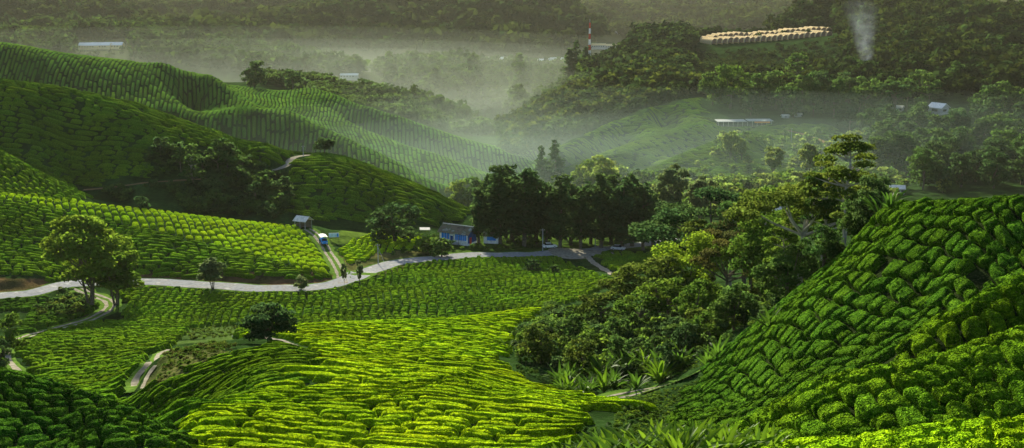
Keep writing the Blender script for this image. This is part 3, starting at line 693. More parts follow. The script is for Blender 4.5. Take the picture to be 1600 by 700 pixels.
for x in (-1.4,1.4):
    for y in (-1,1): MB().tube([(x,y,-.3),(x,y,1.7)], .05).build('post', M['wood'], h)
# field shed
c = C_SHED; h = root('field_shed', c, r_(-28), 'small open timber shed with a gabled tin roof on the edge of the lit field', 'shed')
gable_roof(MB(), 4.0, 3.4, 2.5, 3.6, .35, .08).build('roof', M['tin'], h)
for x in (-1.85, 0, 1.85):
    for y in (-1.55, 1.55): MB().tube([(x,y,-.5),(x,y,2.5)], .08).build('post', M['greywall'], h)
MB().box(-1.8,1.8,1.48,1.53,.0,2.2).build('back_wall', M['wood'], h); MB().box(-1.5,-1.45,-1.5,1.4,0,1.5).build('side_board', M['wood'], h)
MB().box(-.9,.8,-.4,.4,.35,.45).box(-.8,-.7,-.3,.3,-.1,.35).box(.6,.7,-.3,.3,-.1,.35).build('bench', M['wood'], h)
# farm truck coming down the track
l = ROADS['field_track'][0]; pr = project(l[:,0], l[:,1], l[:,2])[1]; k = int(np.argmin(abs(pr - 382))); t = l[k]; dr = l[max(0,k-4)] - l[k+4]
h = root('farm_truck', (t[0], t[1], t[2]+.1), math.atan2(dr[1], dr[0]), 'small farm truck with a cream canopy and blue sacks coming down the field track', 'truck')
def wheel(par, x, y, r=.38, w=.22):
    wl = MB().tube([(x,y-w/2,r),(x,y+w/2,r)], r, 14).build('wheel', M['rubber'], par); MB().tube([(x,y-w/2-.02,r),(x,y+w/2+.02,r)], r*.5, 10).build('rim', M['silver'], wl)
MB().box(-2.1,1.0,-.85,.85,.55,.75).box(-2.1,-2.0,-.85,.85,.75,1.25).box(-2.0,1.0,-.85,-.78,.75,1.25).box(-2.0,1.0,.78,.85,.75,1.25).build('truck_bed', M['darkblue'], h)
MB().box(1.05,2.3,-.82,.82,.5,1.25).poly([(1.05,-.82,1.25),(1.95,-.78,1.25),(1.65,-.7,1.9),(1.05,-.7,1.9)]).poly([(1.05,.82,1.25),(1.05,.7,1.9),(1.65,.7,1.9),(1.95,.78,1.25)]).poly([(1.05,-.7,1.9),(1.65,-.7,1.9),(1.65,.7,1.9),(1.05,.7,1.9)]).build('cab', M['blue'], h)
MB().slab([(1.97,-.72,1.27),(1.97,.72,1.27),(1.68,.66,1.88),(1.68,-.66,1.88)], .03).build('windscreen', M['glass'], h)
for y in (-.6,.6): MB().tube([(2.29,y,.85),(2.34,y,.85)], .12, 10).build('headlight', M['white'], h)
MB().slab([(-2.2,-1.0,2.3),(1.9,-1.0,2.3),(1.9,-.3,2.5),(-2.2,-.3,2.5)], .05).slab([(-2.2,1.0,2.3),(-2.2,.3,2.5),(1.9,.3,2.5),(1.9,1.0,2.3)], .05).slab([(-2.2,-.3,2.503),(1.9,-.3,2.503),(1.9,.3,2.503),(-2.2,.3,2.503)], .05).build('canopy', M['white'], h)
for x, y in ((-2.0,-.9),(-2.0,.9),(.9,-.9),(.9,.9)): MB().tube([(x,y*.93,.75),(x,y*.93,2.35)], .04).build('canopy_post', M['silver'], h)
for x in (-1.4, 1.7):
    for y in (-.8, .8): wheel(h, x, y)
for i,(x,y,z) in enumerate(((-1.5,-.35,.8),(-.7,.3,.8),(0.1,-.3,.8),(-1.0,0,1.15),(.3,.35,.85))):
    mb = MB(); mb.tube([(x-.42,y,z+.22),(x-.3,y,z+.25),(x+.3,y,z+.25),(x+.42,y,z+.22)], [.1,.26,.26,.1], 9); o = mb.build('sack', M['blue'], None)
    o.matrix_world = Matrix.Translation((t[0], t[1], t[2]+.1)) @ Matrix.Rotation(math.atan2(dr[1], dr[0]), 4, 'Z'); tag(o, 'blue sack of picked leaves lying on the farm truck bed', 'sack', 'sacks on the farm truck')
# notice board
c = C_SIGN; h = root('notice_board', c, r_(8), 'pale blue and white notice board standing in the grass right of the farm truck', 'sign')
MB().box(-1.45,1.45,-.04,.04,1.0,2.25).build('panel', M['white'], h); MB().box(-1.38,.75,-.052,-.043,1.08,2.17).build('printed_area', mat_plain('pale blue print', (.45,.62,.72)), h)
for x in (-1.2,1.2): MB().box(x-.05,x+.05,.045,.12,-.3,2.2).build('post', M['wood'], h)
MB().box(.82,1.3,-.052,-.043,1.1,2.1).build('logo_patch', M['blue'], h)
# poles
def pole(px, py, dm, H_, lab, stay=0, group=None):
    c = hit(px, py, dm); h = root('utility_pole', c, 0, lab, 'utility pole', group)
    MB().tube([(0,0,-.4),(0,0,H_)], [.13,.09], 8).build('pole', M['greywall'], h); MB().box(-.6,.6,-.05,.05,H_-.5,H_-.38).build('crossarm', M['wood'], h)
    for x in (-.5,.5): MB().tube([(x,0,H_-.38),(x,0,H_-.2)], .05).build('insulator', M['white'], h)
    if stay: MB().tube([(0,0,H_-.8),(stay,-.5,0)], .03, 5).build('stay_wire', M['silver'], h)
    return c
pole(591, 413, 250, 5.5, 'slim pole with a stay wire on the inner bend of the road', 1.9)
pole(848, 392, 250, 6.5, 'slim pale pole on the near side of the grove'); pole(930, 386, 250, 7.5, 'pole by the gravel yard at the road bend')
pole(1236, 225, 560, 9.0, 'tall pole on the misty slope below the long building'); pole(474, 245, 372, 4.0, 'short pole by the ridge road bend')
# cars below the grove
def car(px, D, rz, mat, lab):
    u = ray(px, 376); X = u[0]/u[1]*D; z = float(ground(X, D)); h = root('parked_car', (X, D, z+.05), rz, lab, 'car')
    b = MB(); sec = [(-2.1,.45,.8),(-1.9,.35,.95),(-1.3,.3,1.0),(1.0,.3,.95),(1.9,.35,.8),(2.1,.45,.65)]
    n = 0
    for x, z0, z1 in sec: b.v += [(x,-.83,z0),(x,.83,z0),(x,.78,z1),(x,-.78,z1)]
    for i in range(5):
        for k in range(4): b.f.append((i*4+k, i*4+(k+1)%4, i*4+4+(k+1)%4, i*4+4+k))
    b.f += [(3,2,1,0),(20,21,22,23)]; b.build('body', mat, h)
    MB().poly([(-1.5,-.74,1.0),(1.0,-.74,.96),(.35,-.62,1.45),(-1.1,-.62,1.45)]).poly([(-1.5,.74,1.0),(-1.1,.62,1.45),(.35,.62,1.45),(1.0,.74,.96)]).poly([(1.0,-.74,.96),(1.0,.74,.96),(.35,.62,1.45),(.35,-.62,1.45)]).poly([(-1.5,-.74,1.0),(-1.1,-.62,1.45),(-1.1,.62,1.45),(-1.5,.74,1.0)]).build('window_band', M['glass'], h)
    MB().slab([(-1.12,-.63,1.49),(.37,-.63,1.49),(.37,.63,1.49),(-1.12,.63,1.49)], .05).build('roof_panel', mat, h)
    for x in (-1.3,1.35):
        for y in (-.76,.76): wheel(h, x, y, .31, .18)
    for y in (-.55,.55): MB().box(2.05,2.12,y-.14,y+.14,.58,.68).build('headlight', M['white'], h)
    clear_at((X, D, z), 3)
car(859, 351, r_(10), M['white'], 'white car parked under the left part of the grove')
car(966, 351, r_(-15), M['silver'], 'silver car parked under the right part of the grove')
# small things
def rock(px, py, dm, s, lab, name='boulder', cat='rock', mat='rock'):
    c = hit(px, py, dm); rg = np.random.default_rng(int(px)); vs = []; fs = []
    nu, nv = 12, 8
    for j in range(nv+1):
        for i in range(nu):
            t = math.pi*j/nv; a = 2*math.pi*i/nu; d = np.array([math.sin(t)*math.cos(a), math.sin(t)*math.sin(a), math.cos(t)*.7]); k = s*(1 + .25*float(perlin(d[0]*1.7+px, d[1]*1.7+d[2]))); vs.append(tuple(d*k + [0,0,.2*s]))
    for j in range(nv):
        for i in range(nu): fs.append((j*nu+i, (j+1)*nu+i, (j+1)*nu+(i+1)%nu, j*nu+(i+1)%nu))
    tag(link(name, mesh_np(name, np.array(vs), np.array(fs), M[mat]), loc=c), lab, cat); clear_at(c, s)
rock(368, 527, 105, .55, 'pale grey boulder at the left tip of the lone tree knoll'); rock(377, 526, 105, .35, 'smaller grey rock right of the pale boulder')
rock(180, 589, 110, .28, 'white sack lying among the dark tea bushes of the basin', 'sack', 'sack', 'white')
for px, py, lab in ((747, 404, 'left one of two white roadside marker posts in front of the farmhouse'), (751, 404, 'right one of two white roadside marker posts in front of the farmhouse')):
    c = hit(px, py, 250); h = root('marker_post', c, 0, lab, 'marker post'); MB().tube([(0,0,-.3),(0,0,1.1)], .09, 8).build('post', M['white'], h); MB().tube([(0,0,1.105),(0,0,1.25)], .10, 8).build('cap', M['red'], h)
# white cabin on the right hillside
c = C_CABIN; h = root('cabin', (c[0], c[1], c[2]+.8), r_(-55), 'white cabin with a bright gabled roof among the trees of the right hillside', 'house')
gable_walls(MB(), 9, 7.5, 3.6, 5.9, -4).build('wall', M['greywall'], h); gable_roof(MB(), 9, 7.5, 3.6, 5.9, .7).build('roof', M['white'], h)
w_ = MB().box(4.503,4.56,-1.8,1.4,1.0,2.4).build('window', M['glass'], h); MB().box(4.503,4.62,-1.95,1.55,.8,.95).build('sill', M['white'], w_)
MB().box(4.503,4.58,-3.7,3.7,-.3,-.1).build('floor_band', M['white'], h); MB().box(-2,2,-3.82,-3.753,1,2.4).build('window', M['glass'], h)
clear_at(C_CABIN, 9)
# long hillside building with terrace
c = hit(1162, 199, 600); h = root('hillside_building', (c[0], c[1]+3, c[2]+.6), r_(2), 'long dark two storey building with a pale flat roof line on the right hillside', 'building')
MB().box(-15.5,17,-2.5,5,-3.6,-.2).build('lower_wall', mat_plain('dark timber', (.05,.045,.04)), h); MB().box(-15.2,16.6,-1.6,4.8,-.05,3.0).build('glass_wall', M['glass'], h)
MB().box(-16,17.5,-3.6,5.1,-.2,-.05).build('terrace_floor', M['wood'], h)
MB().slab([(-16.5,-4.2,3.2),(1.5,-4.2,3.2),(1.5,5.4,3.35),(-16.5,5.4,3.35)], .3).build('roof', M['greywall'], h); MB().slab([(2.5,-4.2,3.4),(17.8,-4.2,3.5),(17.8,5.4,3.6),(2.5,5.4,3.55)], .25).build('roof', M['greywall'], h)
MB().slab([(6,-6.0,2.5),(15.5,-6.0,2.5),(15.5,-4.2,3.1),(6,-4.2,3.1)], .08).build('awning', M['orange'], h)
for k in range(12): MB().box(-15.8+k*2.95,-15.6+k*2.95,-3.9,-3.7,-.05,3.2).build('column', M['greywall'], h)
rl = MB().box(-16,17.5,-3.66,-3.6,.9,.98)
for k in range(34): rl.box(-15.95+k, -15.9+k, -3.65,-3.61,-.05,.9)
rl.build('railing', M['greywall'], h)
for k in range(8): MB().box(-13.5+k*4,-11.5+k*4,-2.56,-2.503,-2.6,-1.2).build('window', M['greywall'], h)
MB().box(-16.5,-8,-7.5,-4.0,-4.3,-4.1).build('deck', M['brown'], h)
for k in range(4): MB().tube([(-16+k*2.6,-7.2,-9),(-16+k*2.6,-7.2,-4.3)], .12).build('deck_post', M['wood'], h)
clear_at((c[0]-8, c[1], c[2]), 11); clear_at((c[0]+9, c[1], c[2]), 11)
# other far buildings
def shedlike(px, py, dm, L_, W_, H_, rz, lab, roof='tin', wall='greywall', name='building', cat='building', group=None, lift=.0, clr=None):
    c = hit(px, py, dm); h = root(name, (c[0], c[1], c[2]+lift), rz, lab, cat, group)
    gable_walls(MB(), L_, W_, H_, H_ + W_*.22, -3).build('wall', M[wall], h); gable_roof(MB(), L_, W_, H_, H_ + W_*.22, .5, .2).build('roof', M[roof], h)
    w_ = MB()
    for k in range(max(2, int(L_/4))): MB().box(-L_/2+1+k*3.6, -L_/2+2.4+k*3.6, -W_/2-.08, -W_/2-.003, H_*.35, H_*.75).build('window', M['glass'], h)
    clear_at(c, clr or L_*.6)
    if dm >= 1150: clear_at(c - np.array([0, 30, 0]), 40)
    return h
for a in [(1227,184,700,4,3.5,1.5,r_(5),'small shed with a bright roof right of the long building'),(1246,182,700,5,3.5,1.5,r_(-10),'second small bright roofed shed further right'),
          (1403,174,650,6,5,2.8,r_(-35),'little pale roofed shed left of the white cabin'),
          (1401,303,480,6,5,3.0,r_(-10),'tiny pale hut just over the crest of the right tea slope'),(1208,336,380,9,6,2.8,r_(15),'pale roof glimpsed between the trees of the right wood'),
          (775,97,1400,34,14,5,r_(4),'large grey roofed building left of the bright hillside village'),(985,52,1800,26,14,8,r_(0),'pale building cluster left of the greenhouse row'),
          (968,54,1800,20,12,6,r_(10),'smaller pale building at the far upper middle'),(1178,33,2000,16,10,6,r_(15),'lone pale building above the greenhouse row')]: shedlike(*a)
for k,(px,py,L_) in enumerate([(836,101,14),(846,99,16),(856,101,12),(862,97,18),(872,98,16),(880,97,20),(850,103,10)]):
    shedlike(px, py, 1350, L_, 9, 4, r_(-10 + 7*k), 'bright roofed house in the distant village left of the mast', 'white', 'greywall', 'village_house', 'house', 'houses of the distant village', 1.0)
def tunnel(px, py, dm, L_, W_, H_, rz, lab, group, name='greenhouse'):
    u = ray(px, 56); c = np.array([u[0]/u[1]*py, py, 0.0]); c[2] = float(ground(c[0], c[1])); h = root(name, (c[0], c[1], c[2]+.4), rz, lab, 'greenhouse', group); n = 12; mb = MB()
    for j in range(7):
        y = -L_/2 + L_*j/6
        for i in range(n+1): a = math.pi*i/n; mb.v.append((math.cos(a)*W_/2, y, max(-3, (math.sin(a)**.8)*H_ if 0 < i < n else -2)))
    for j in range(6):
        for i in range(n): mb.f.append((j*(n+1)+i, j*(n+1)+i+1, (j+1)*(n+1)+i+1, (j+1)*(n+1)+i))
    mb.build('film_cover', M['film'], h)
    e = MB(); e.poly([(math.cos(math.pi*i/n)*W_/2*.97, -L_/2+.05, math.sin(math.pi*i/n)**.8*H_*.97) for i in range(n+1)]); e.build('end_panel', M['brown'], h)
    f = MB()
    for j in range(7):
        y = -L_/2 + L_*j/6 - .02; f.tube([(math.cos(math.pi*i/n)*(W_/2+.06), y, (math.sin(math.pi*i/n)**.8)*(H_+.06)) for i in range(n+1)], .09, 4)
    f.build('hoops', M['greywall'], h); clear_at(c - np.array([0, 45, 0]), 62)
for k in range(22):
    s = k / 21; px = 1108 + 178 * s; py = 65 - 16 * s + 1.5 * math.sin(k * 1.7)
    tunnel(px, 1262, 1200, 20, 7.4, 4.8 + .6*math.sin(k*2.3), r_(26), 'arched cream greenhouse in the front row on the high ridge', 'front row of ridge greenhouses')
for k in range(24):
    s = k / 23; px = 1104 + 184 * s; py0 = 63 - 16 * s; D_ = 1292
    tunnel(px, D_, 1200, 16, 7.0, 6.2 + .6*math.sin(k*1.3), r_(20), 'arched greenhouse in the rear row on the high ridge', 'rear row of ridge greenhouses')
for k in range(3):
    shedlike(140 + 19*k, 76 - k*.3, 1500, 26, 16, 4, r_(3), 'long low white greenhouse on the hazy valley floor at far left', 'white', 'film', 'long_greenhouse', 'greenhouse', 'long greenhouses at far left', 1, 30)
for k,px in enumerate((935,950,965,978)):
    shedlike(px, 76 + k*.8, 1500, 24, 12, 4, r_(2), 'pale long roof in the line right of the mast', 'film', 'greywall', 'long_building', 'building', 'long roofs right of the mast', 2, 25)
shedlike(546, 125, 1150, 22, 8, 3.5, r_(0), 'faint pale roof on the far wooded ridge left of centre', 'white', 'greywall', lift=3); shedlike(272, 62, 1500, 14, 9, 5, r_(0), 'tiny tan building in the haze at upper left', 'film', 'greywall', lift=2)
# lattice mast
c = hit(921, 86, 1200); c = w3(921, 86, 1320); c[2] = float(ground(c[0], c[1])); h = root('radio_mast', c, .3, 'tall red and white lattice mast on the far ridge', 'mast'); clear_at(c, 6)
Hm = 52.0; ns = 9
for k in range(ns):
    z0, z1 = Hm*k/ns, Hm*(k+1)/ns; w0, w1 = 2.2*(1-.6*k/ns), 2.2*(1-.6*(k+1)/ns); mb = MB(); cs = [(-1,-1),(1,-1),(1,1),(-1,1)]
    for i in range(4):
        a, b = cs[i], cs[(i+1)%4]; mb.tube([(a[0]*w0/2,a[1]*w0/2,z0),(a[0]*w1/2,a[1]*w1/2,z1)], .28, 5)
        mb.tube([(a[0]*w0/2,a[1]*w0/2,z0),(b[0]*w1/2,b[1]*w1/2,z1)], .12, 4); mb.tube([(b[0]*w0/2,b[1]*w0/2,z0),(a[0]*w1/2,a[1]*w1/2,z1)], .12, 4)
    mb.build('mast_section', M['red' if k % 2 == 0 else 'white'], h)
MB().tube([(0,0,Hm),(0,0,Hm+4)], .12).build('antenna', M['silver'], h)
# ------------------------------------------------------------------ trees and plants
def leaf_cloud(blobs, size, dens, rng, tone, outw=.55, shell=.45, elong=1.5, bvar=.22, lvar=.22, up=.25):
    # many small leaf faces spread through each clump of the crown
    vs = []; cs = []
    for (bx, by, bz, rx, rz) in blobs:
        area = 4 * math.pi * (rx * rx * .5 + rx * rz * .5); n = max(6, int(dens * area / (size * size)))
        d = rng.normal(size=(n, 3)); d /= np.linalg.norm(d, axis=1)[:, None]
        d[:, 2] = np.where(d[:, 2] < -.35, -d[:, 2] * .6, d[:, 2])
        r = 1 - shell * rng.random(n) ** 1.6; r *= 1 + .16 * perlin(d[:, 0] * 2.2 + bx * 3, d[:, 1] * 2.2 + d[:, 2] * 1.7 + by * 3)
        p = d * r[:, None] * [rx, rx, rz] + [bx, by, bz]
        nr = d * outw + rng.normal(size=(n, 3)) * .5 + [0, 0, up]; nr /= np.linalg.norm(nr, axis=1)[:, None]
        t = np.cross(nr, rng.normal(size=(n, 3))); t /= np.linalg.norm(t, axis=1)[:, None]; b = np.cross(nr, t)
        s = size * rng.uniform(.6, 1.3, n)[:, None]; t = t * s * .5 * elong; b = b * s * .5
        vs.append(np.stack([p - t, p - b, p + t, p + b], 1))
        k = (1 + bvar * rng.uniform(-1, 1)) * (1 + lvar * rng.uniform(-1, 1, n)); yl = rng.uniform(-1, 1) * .5 + rng.uniform(-1, 1, n) * .5
        c = np.array(tone)[None] * k[:, None] * (1 + yl[:, None] * np.array([.22, .05, -.1])); cs.append(np.repeat(c[:, None], 4, 1))
    v = np.concatenate(vs).reshape(-1, 3); c = np.concatenate(cs).reshape(-1, 3)
    return v, np.arange(len(v)).reshape(-1, 4), np.clip(c, .003, .6)

G = {'fair': (.085, .155, .014), 'dark': (.030, .066, .020), 'deep': (.038, .085, .018), 'green': (.052, .108, .014), 'fresh': (.095, .165, .012), 'olive': (.050, .085, .014), 'brown': (.056, .066, .018), 'pale': (.10, .16, .035), 'grey': (.065, .105, .040)}
def skeleton(kind, rng):
    """blobs and limbs of one tree; height about 1, spread in proportion"""
    bl = []; limbs = []
    def limb(p0, p1, r0, r1):
        mid = ((p0[0]+p1[0])/2 + rng.uniform(-.02,.02), (p0[1]+p1[1])/2 + rng.uniform(-.02,.02), p0[2]*.55 + p1[2]*.45 - .0)
        limbs.append(([p0, mid, p1], [r0, (r0+r1)*.55, r1]))
    if kind == 'grove':
        limb((0,0,-.03), (rng.uniform(-.02,.02),0,.9), .022, .004)
        for k in range(34):
            z = .13 + .84 * (k + rng.random()) / 34; w = .17 * math.sin(math.pi * min(1, (z + .12) / 1.16)) ** .55 * rng.uniform(.7, 1.15); a = rng.uniform(0, 6.28); d = w * rng.uniform(.1, .8)
            bl.append((d*math.cos(a), d*math.sin(a), z, w*.62, w*.5))
            if k % 4 == 0: limb((0,0,z-.08), (d*math.cos(a), d*math.sin(a), z), .008, .003)
    elif kind == 'umbrella':
        limb((0,0,-.05), (.02,0,.5), .028, .018)
        for k in range(20):
            a = rng.uniform(0, 6.28); d = .48 * math.sqrt(rng.random()); z = .52 + .43 * (1 - (d/.55)**2) * rng.uniform(.55, 1.05); r = rng.uniform(.10, .17)
            bl.append((d*math.cos(a), d*math.sin(a), z, r, r*.42))
            if k % 2 == 0: limb((.02,0,.42 + .1*rng.random()), (d*math.cos(a), d*math.sin(a), z-.02), .012, .003)
    elif kind == 'tall':
        limb((0,0,-.05), (.03,.0,.62), .020, .013); limb((.03,0,.62), (.01,.02,.92), .013, .004)
        tiers = [(.58,.20,4),(.70,.26,6),(.80,.24,6),(.90,.17,5),(.96,.10,3),(.40,.16,2)]
        for z, w, n in tiers:
            a0 = rng.uniform(0, 6.28)
            for k in range(n):
                a = a0 + 6.28*k/n + rng.uniform(-.4,.4); d = w * rng.uniform(.45, 1.1); r = rng.uniform(.07, .115)
                p = (d*math.cos(a), d*math.sin(a), z + rng.uniform(-.035,.035)); bl.append((*p, r, r*.38)); limb((.03*z,0,z-.08), (p[0],p[1],p[2]-.01), .008, .002)
    elif kind == 'round':
        limb((0,0,-.05), (0,.01,.5), .035, .015)
        for k in range(24):
            a = rng.uniform(0, 6.28); z = rng.uniform(.14, .88); w = .42 * math.sin(math.pi * min(1, (z + .08) / 1.08)) ** .6; d = w * rng.uniform(.3, 1); r = rng.uniform(.12, .2)
            bl.append((d*math.cos(a), d*math.sin(a), z, r, r*.75))
            if k % 4 == 0: limb((0,0,.3), (d*math.cos(a), d*math.sin(a), z), .014, .004)
    elif kind == 'feather':
        for (x, zt) in ((-.05,.8),(.05,.75),(.0,.6)): limb((x*.3,0,-.05), (x*1.6,x,zt), .016, .004)
        for k in range(44):
            a = rng.uniform(0, 6.28); z = rng.uniform(.33, .93); w = .40 * math.sin(math.pi * min(1, max(0, (z - .22) / .80))) ** .55; d = w * rng.uniform(.25, 1); r = rng.uniform(.085, .14)
            bl.append((d*math.cos(a), d*math.sin(a), z, r, r*.75))
            if k % 3 == 0: limb((0,0,z*.5), (d*math.cos(a), d*math.sin(a), z), .008, .002)
    elif kind == 'lone':
        limb((0,0,-.05), (0,0,.45), .035, .022)
        for k in range(44):
            a = rng.uniform(0, 6.28); z = rng.uniform(.34, .90); w = .62 * math.sqrt(max(0.02, 1 - ((z - .42) / .54) ** 2)); d = w * rng.random() ** .5; r = rng.uniform(.15, .22)
            bl.append((d*math.cos(a), d*math.sin(a), z, r, r*.45))
            if k % 3 == 0: limb((0,0,.35), (d*math.cos(a), d*math.sin(a), z-.02), .014, .004)
    elif kind == 'cone':
        limb((0,0,-.03), (0,0,.97), .02, .003)
        for k in range(26):
            z = .12 + .86*k/26; w = .20 * (1 - z) ** .8 + .02
            for q in range(2):
                a = rng.uniform(0, 6.28); d = w * rng.uniform(.3, .9); bl.append((d*math.cos(a), d*math.sin(a), z, w*.5 + .01, .03))
    elif kind == 'shrub':
        limb((0,0,-.05), (0,0,.3), .03, .015)
        for k in range(14):
            a = rng.uniform(0, 6.28); d = .5 * math.sqrt(rng.random()); z = rng.uniform(.15, .75) * (1 - d*.7); r = rng.uniform(.17, .28)
            bl.append((d*math.cos(a), d*math.sin(a), z, r, r*.8))
    return bl, limbs
TEMPL = {}
def template(kind, var, leaf, tone, pale=False):
    """trunk mesh + crown mesh of height 1; leaf size is relative to the height"""
    key = (kind, var, round(leaf, 4), tone, pale)
    if key not in TEMPL:
        rng = np.random.default_rng(sum(map(ord, kind)) * 7 + var * 31)
        bl, limbs = skeleton(kind, rng)
        dens = {'feather': 1.15, 'tall': .85, 'umbrella': .8, 'cone': .8, 'grove': .8, 'round': .85, 'lone': .9, 'shrub': .8}[kind]
        v, f, c = leaf_cloud(bl, leaf, dens, rng, G[tone])
        mb = MB()
        for p, r in limbs: mb.tube(p, r, 6)
        TEMPL[key] = (mb.mesh('trunk', M['palebark' if pale else 'bark']), mesh_np('crown', v, f, M['leaf'], c, smooth=False))
    return TEMPL[key]
def plant_at(name, label, cat, group, px, ytop, D, kind, tone, var=0, wide=1.0, pale=False, h=None, sink=.0, leafpx=2.3):
    u = ray(px, ytop); X = u[0] / u[1] * D; z0 = float(ground(X, D))
    if h is None: h = max(.5, CZ + u[2] / u[1] * D - z0)
    dep = D / math.cos(PITCH)
    leaf = leafpx * 1.5625 * dep / F / h; leaf = max(.012, round(leaf / .006) * .006)
    tm, cm = template(kind, var, leaf, tone, pale)
    e = bpy.data.objects.new(name, None); COL.objects.link(e); e.location = (X, D, z0 - sink); e.scale = (h * wide, h * wide, h); e.rotation_euler[2] = (px * 12.9898 + D * 3.7) % 6.28; e.empty_display_size = .3
    link('trunk', tm, e); link('crown', cm, e); tag(e, label, cat, group); return e
T = plant_at
# heroes
T('tree','big airy tree with pale green crown beside the road at left','tree',None,132,334,262,'feather','fair',1,1.15)
T('tree','lower leaning tree right of the big airy tree by the road','tree',None,176,388,264,'feather','fair',2,1.5)
T('tree','small airy tree on the near side of the road below the lit field','tree',None,330,404,280,'feather','grey',3,1.2)
T('tree','lone dark flat topped tree on the crest of the central hill','tree',None,420,477,124,'lone','dark',1,1.05)
T('tree','lone tree on the skyline bend of the ridge road','tree',None,507,214,435,'lone','dark',2,.85)
T('tree','large round dense tree left of the blue and white farmhouse','tree',None,616,316,345,'round','dark',1,1.5)
T('tree','round tree standing alone on the far left ridge skyline','tree',None,396,93,900,'round','dark',2,1.0)
T('tree','small round tree right of the lone tree on the far ridge','tree',None,456,107,890,'round','dark',3,1.1)
T('tree','leafy tree at the left edge above the curved track','tree',None,6,488,190,'round','green',4,1.0)
T('shrub','dark round bush at the left edge above the road','shrub',None,20,394,303,'round','dark',5,1.3)
T('shrub','dark bush at the top edge of the sunlit field','shrub',None,221,304,348,'round','dark',6,1.2)
T('shrub','bushy shrub at the dark left edge beside the track bend','shrub',None,-6,530,172,'round','dark',7,1.0)
T('shrub','grey green shrub beside the road under the lit field','shrub',None,470,430,279,'round','grey',8,1.1)
T('sapling','thin sapling beside the road junction','sapling',None,537,412,286,'feather','grey',9,.35)
T('sapling','thin sapling right of its twin by the junction','sapling',None,561,407,285,'feather','grey',10,.35)
T('shrub','dark shrub below the farmhouse above the road','shrub',None,690,372,330,'round','deep',9,1.5)
T('shrub','pale leafy shrub left of the farmhouse','shrub',None,668,370,335,'round','green',10,1.6)
T('shrub','dark rounded bush in the tea below the grove','shrub',None,832,404,305,'round','dark',11,1.4)
T('shrub','low bush right of the dark rounded bush in the tea','shrub',None,866,414,302,'round','deep',12,1.4)
for k,(px,yt,D,w) in enumerate([(748,292,352,.9),(764,270,362,1.0),(781,256,352,1.05),(800,256,366,1.1),(819,262,354,1.05),(838,268,364,1.0),(855,284,356,.9),(876,272,352,.95),(893,276,364,.95),(908,292,352,.9),(924,284,366,1.0),(941,270,354,1.05),(957,270,364,1.0),(974,278,352,1.0),(990,270,364,1.0),(1007,286,356,1.0),(1022,302,366,1.1),(1037,314,372,1.1),(1050,330,380,1.1),(790,276,376,1.1),(828,280,378,1.1),(885,286,378,1.0),(935,288,380,1.1),(965,288,380,1.1),(1000,296,380,1.1)]):
    T('grove_tree','dark tall tree in the dense grove behind the road','tree','dark trees of the grove behind the road',px,yt,D,'grove','dark',k % 5,w*1.35)
# wood in the gully left of the right slope
for (px,yt,D,kind,tone,w,pale,lab) in [
 (1326,214,112,'tall','olive',1.0,True,'tallest tree with pale forked trunk rising above the right wood'),
 (1258,262,120,'umbrella','olive',1.0,True,'spreading tree with slender pale trunk left of the tallest tree'),
 (1290,300,128,'umbrella','green',.9,False,'flat crowned tree between the two tall trees of the right wood'),
 (1118,288,186,'umbrella','dark',1.15,False,'wide dark umbrella shaped tree at the upper end of the wood'),
 (1168,320,172,'umbrella','brown',.9,False,'brownish tree right of the wide umbrella shaped tree'),
 (1076,364,168,'round','fresh',1.05,False,'bright green round tree at the left shoulder of the wood'),
 (1372,272,103,'round','dark',.75,False,'dark dense tree against the top of the right tea slope'),
 (1345,300,106,'round','deep',.8,False,'dense tree just left of the dark tree by the slope top'),
 (1215,330,140,'round','green',1.0,False,'full leafy tree below the spreading pale trunked tree'),
 (1175,360,150,'umbrella','green',1.0,False,'layered green tree in the middle of the wood'),
 (1050,255,455,'feather','grey',.7,False,'hazy feathery tree behind the right end of the dark grove'),
 (1095,275,460,'feather','grey',.8,False,'second hazy feathery tree behind the dark grove'),
 (1140,370,150,'umbrella','brown',.8,False,'rusty crowned tree below the layered green tree'),
 (1030,395,165,'umbrella','olive',1.1,False,'olive crowned tree at the upper left edge of the wood'),
 (985,425,165,'umbrella','olive',1.2,False,'low olive tree leaning over the sunlit tea at the wood edge'),
 (940,455,160,'umbrella','olive',1.25,False,'spreading brownish green tree at the left tip of the wood'),
 (1000,455,145,'umbrella','green',1.1,False,'spreading tree just above the banana plants'),
 (845,505,132,'round','olive',1.1,False,'round olive tree between the tea and the wood'),
 (1090,430,140,'round','green',1.0,False,'leafy tree in the centre of the shaded wood'),
 (1045,430,148,'umbrella','green',1.1,False,'sunlit topped tree in the shaded wood'),
 (1290,345,108,'round','deep',.9,False,'dark leafy tree under the tallest tree'),
 (1235,375,115,'round','deep',1.0,False,'dark leafy tree on the steep edge of the tea slope'),
 (1070,500,122,'round','dark',.9,False,'dark columnar bush above the gully track'),
 (1150,440,125,'round','deep',1.0,False,'shaded tree beside the lower tea slope'),
 (1198,296,165,'tall','green',.8,True,'slender tall tree left of the spreading pale trunked tree'),
 (1148,318,178,'tall','deep',.8,True,'thin layered tree behind the wide umbrella shaped tree'),
 (1292,262,118,'tall','deep',.75,True,'slender tree just left of the tallest tree'),
 (1090,345,180,'tall','olive',.9,False,'thin tree above the bright green round tree'),
 (1225,352,126,'tall','green',.8,True,'slender pale stemmed tree within the steep side of the wood')]:
    T('tree',lab,'tree',None,px,yt,D,kind,tone,int(px)%5,w,pale,leafpx=2.1)
_r = np.random.default_rng(21)
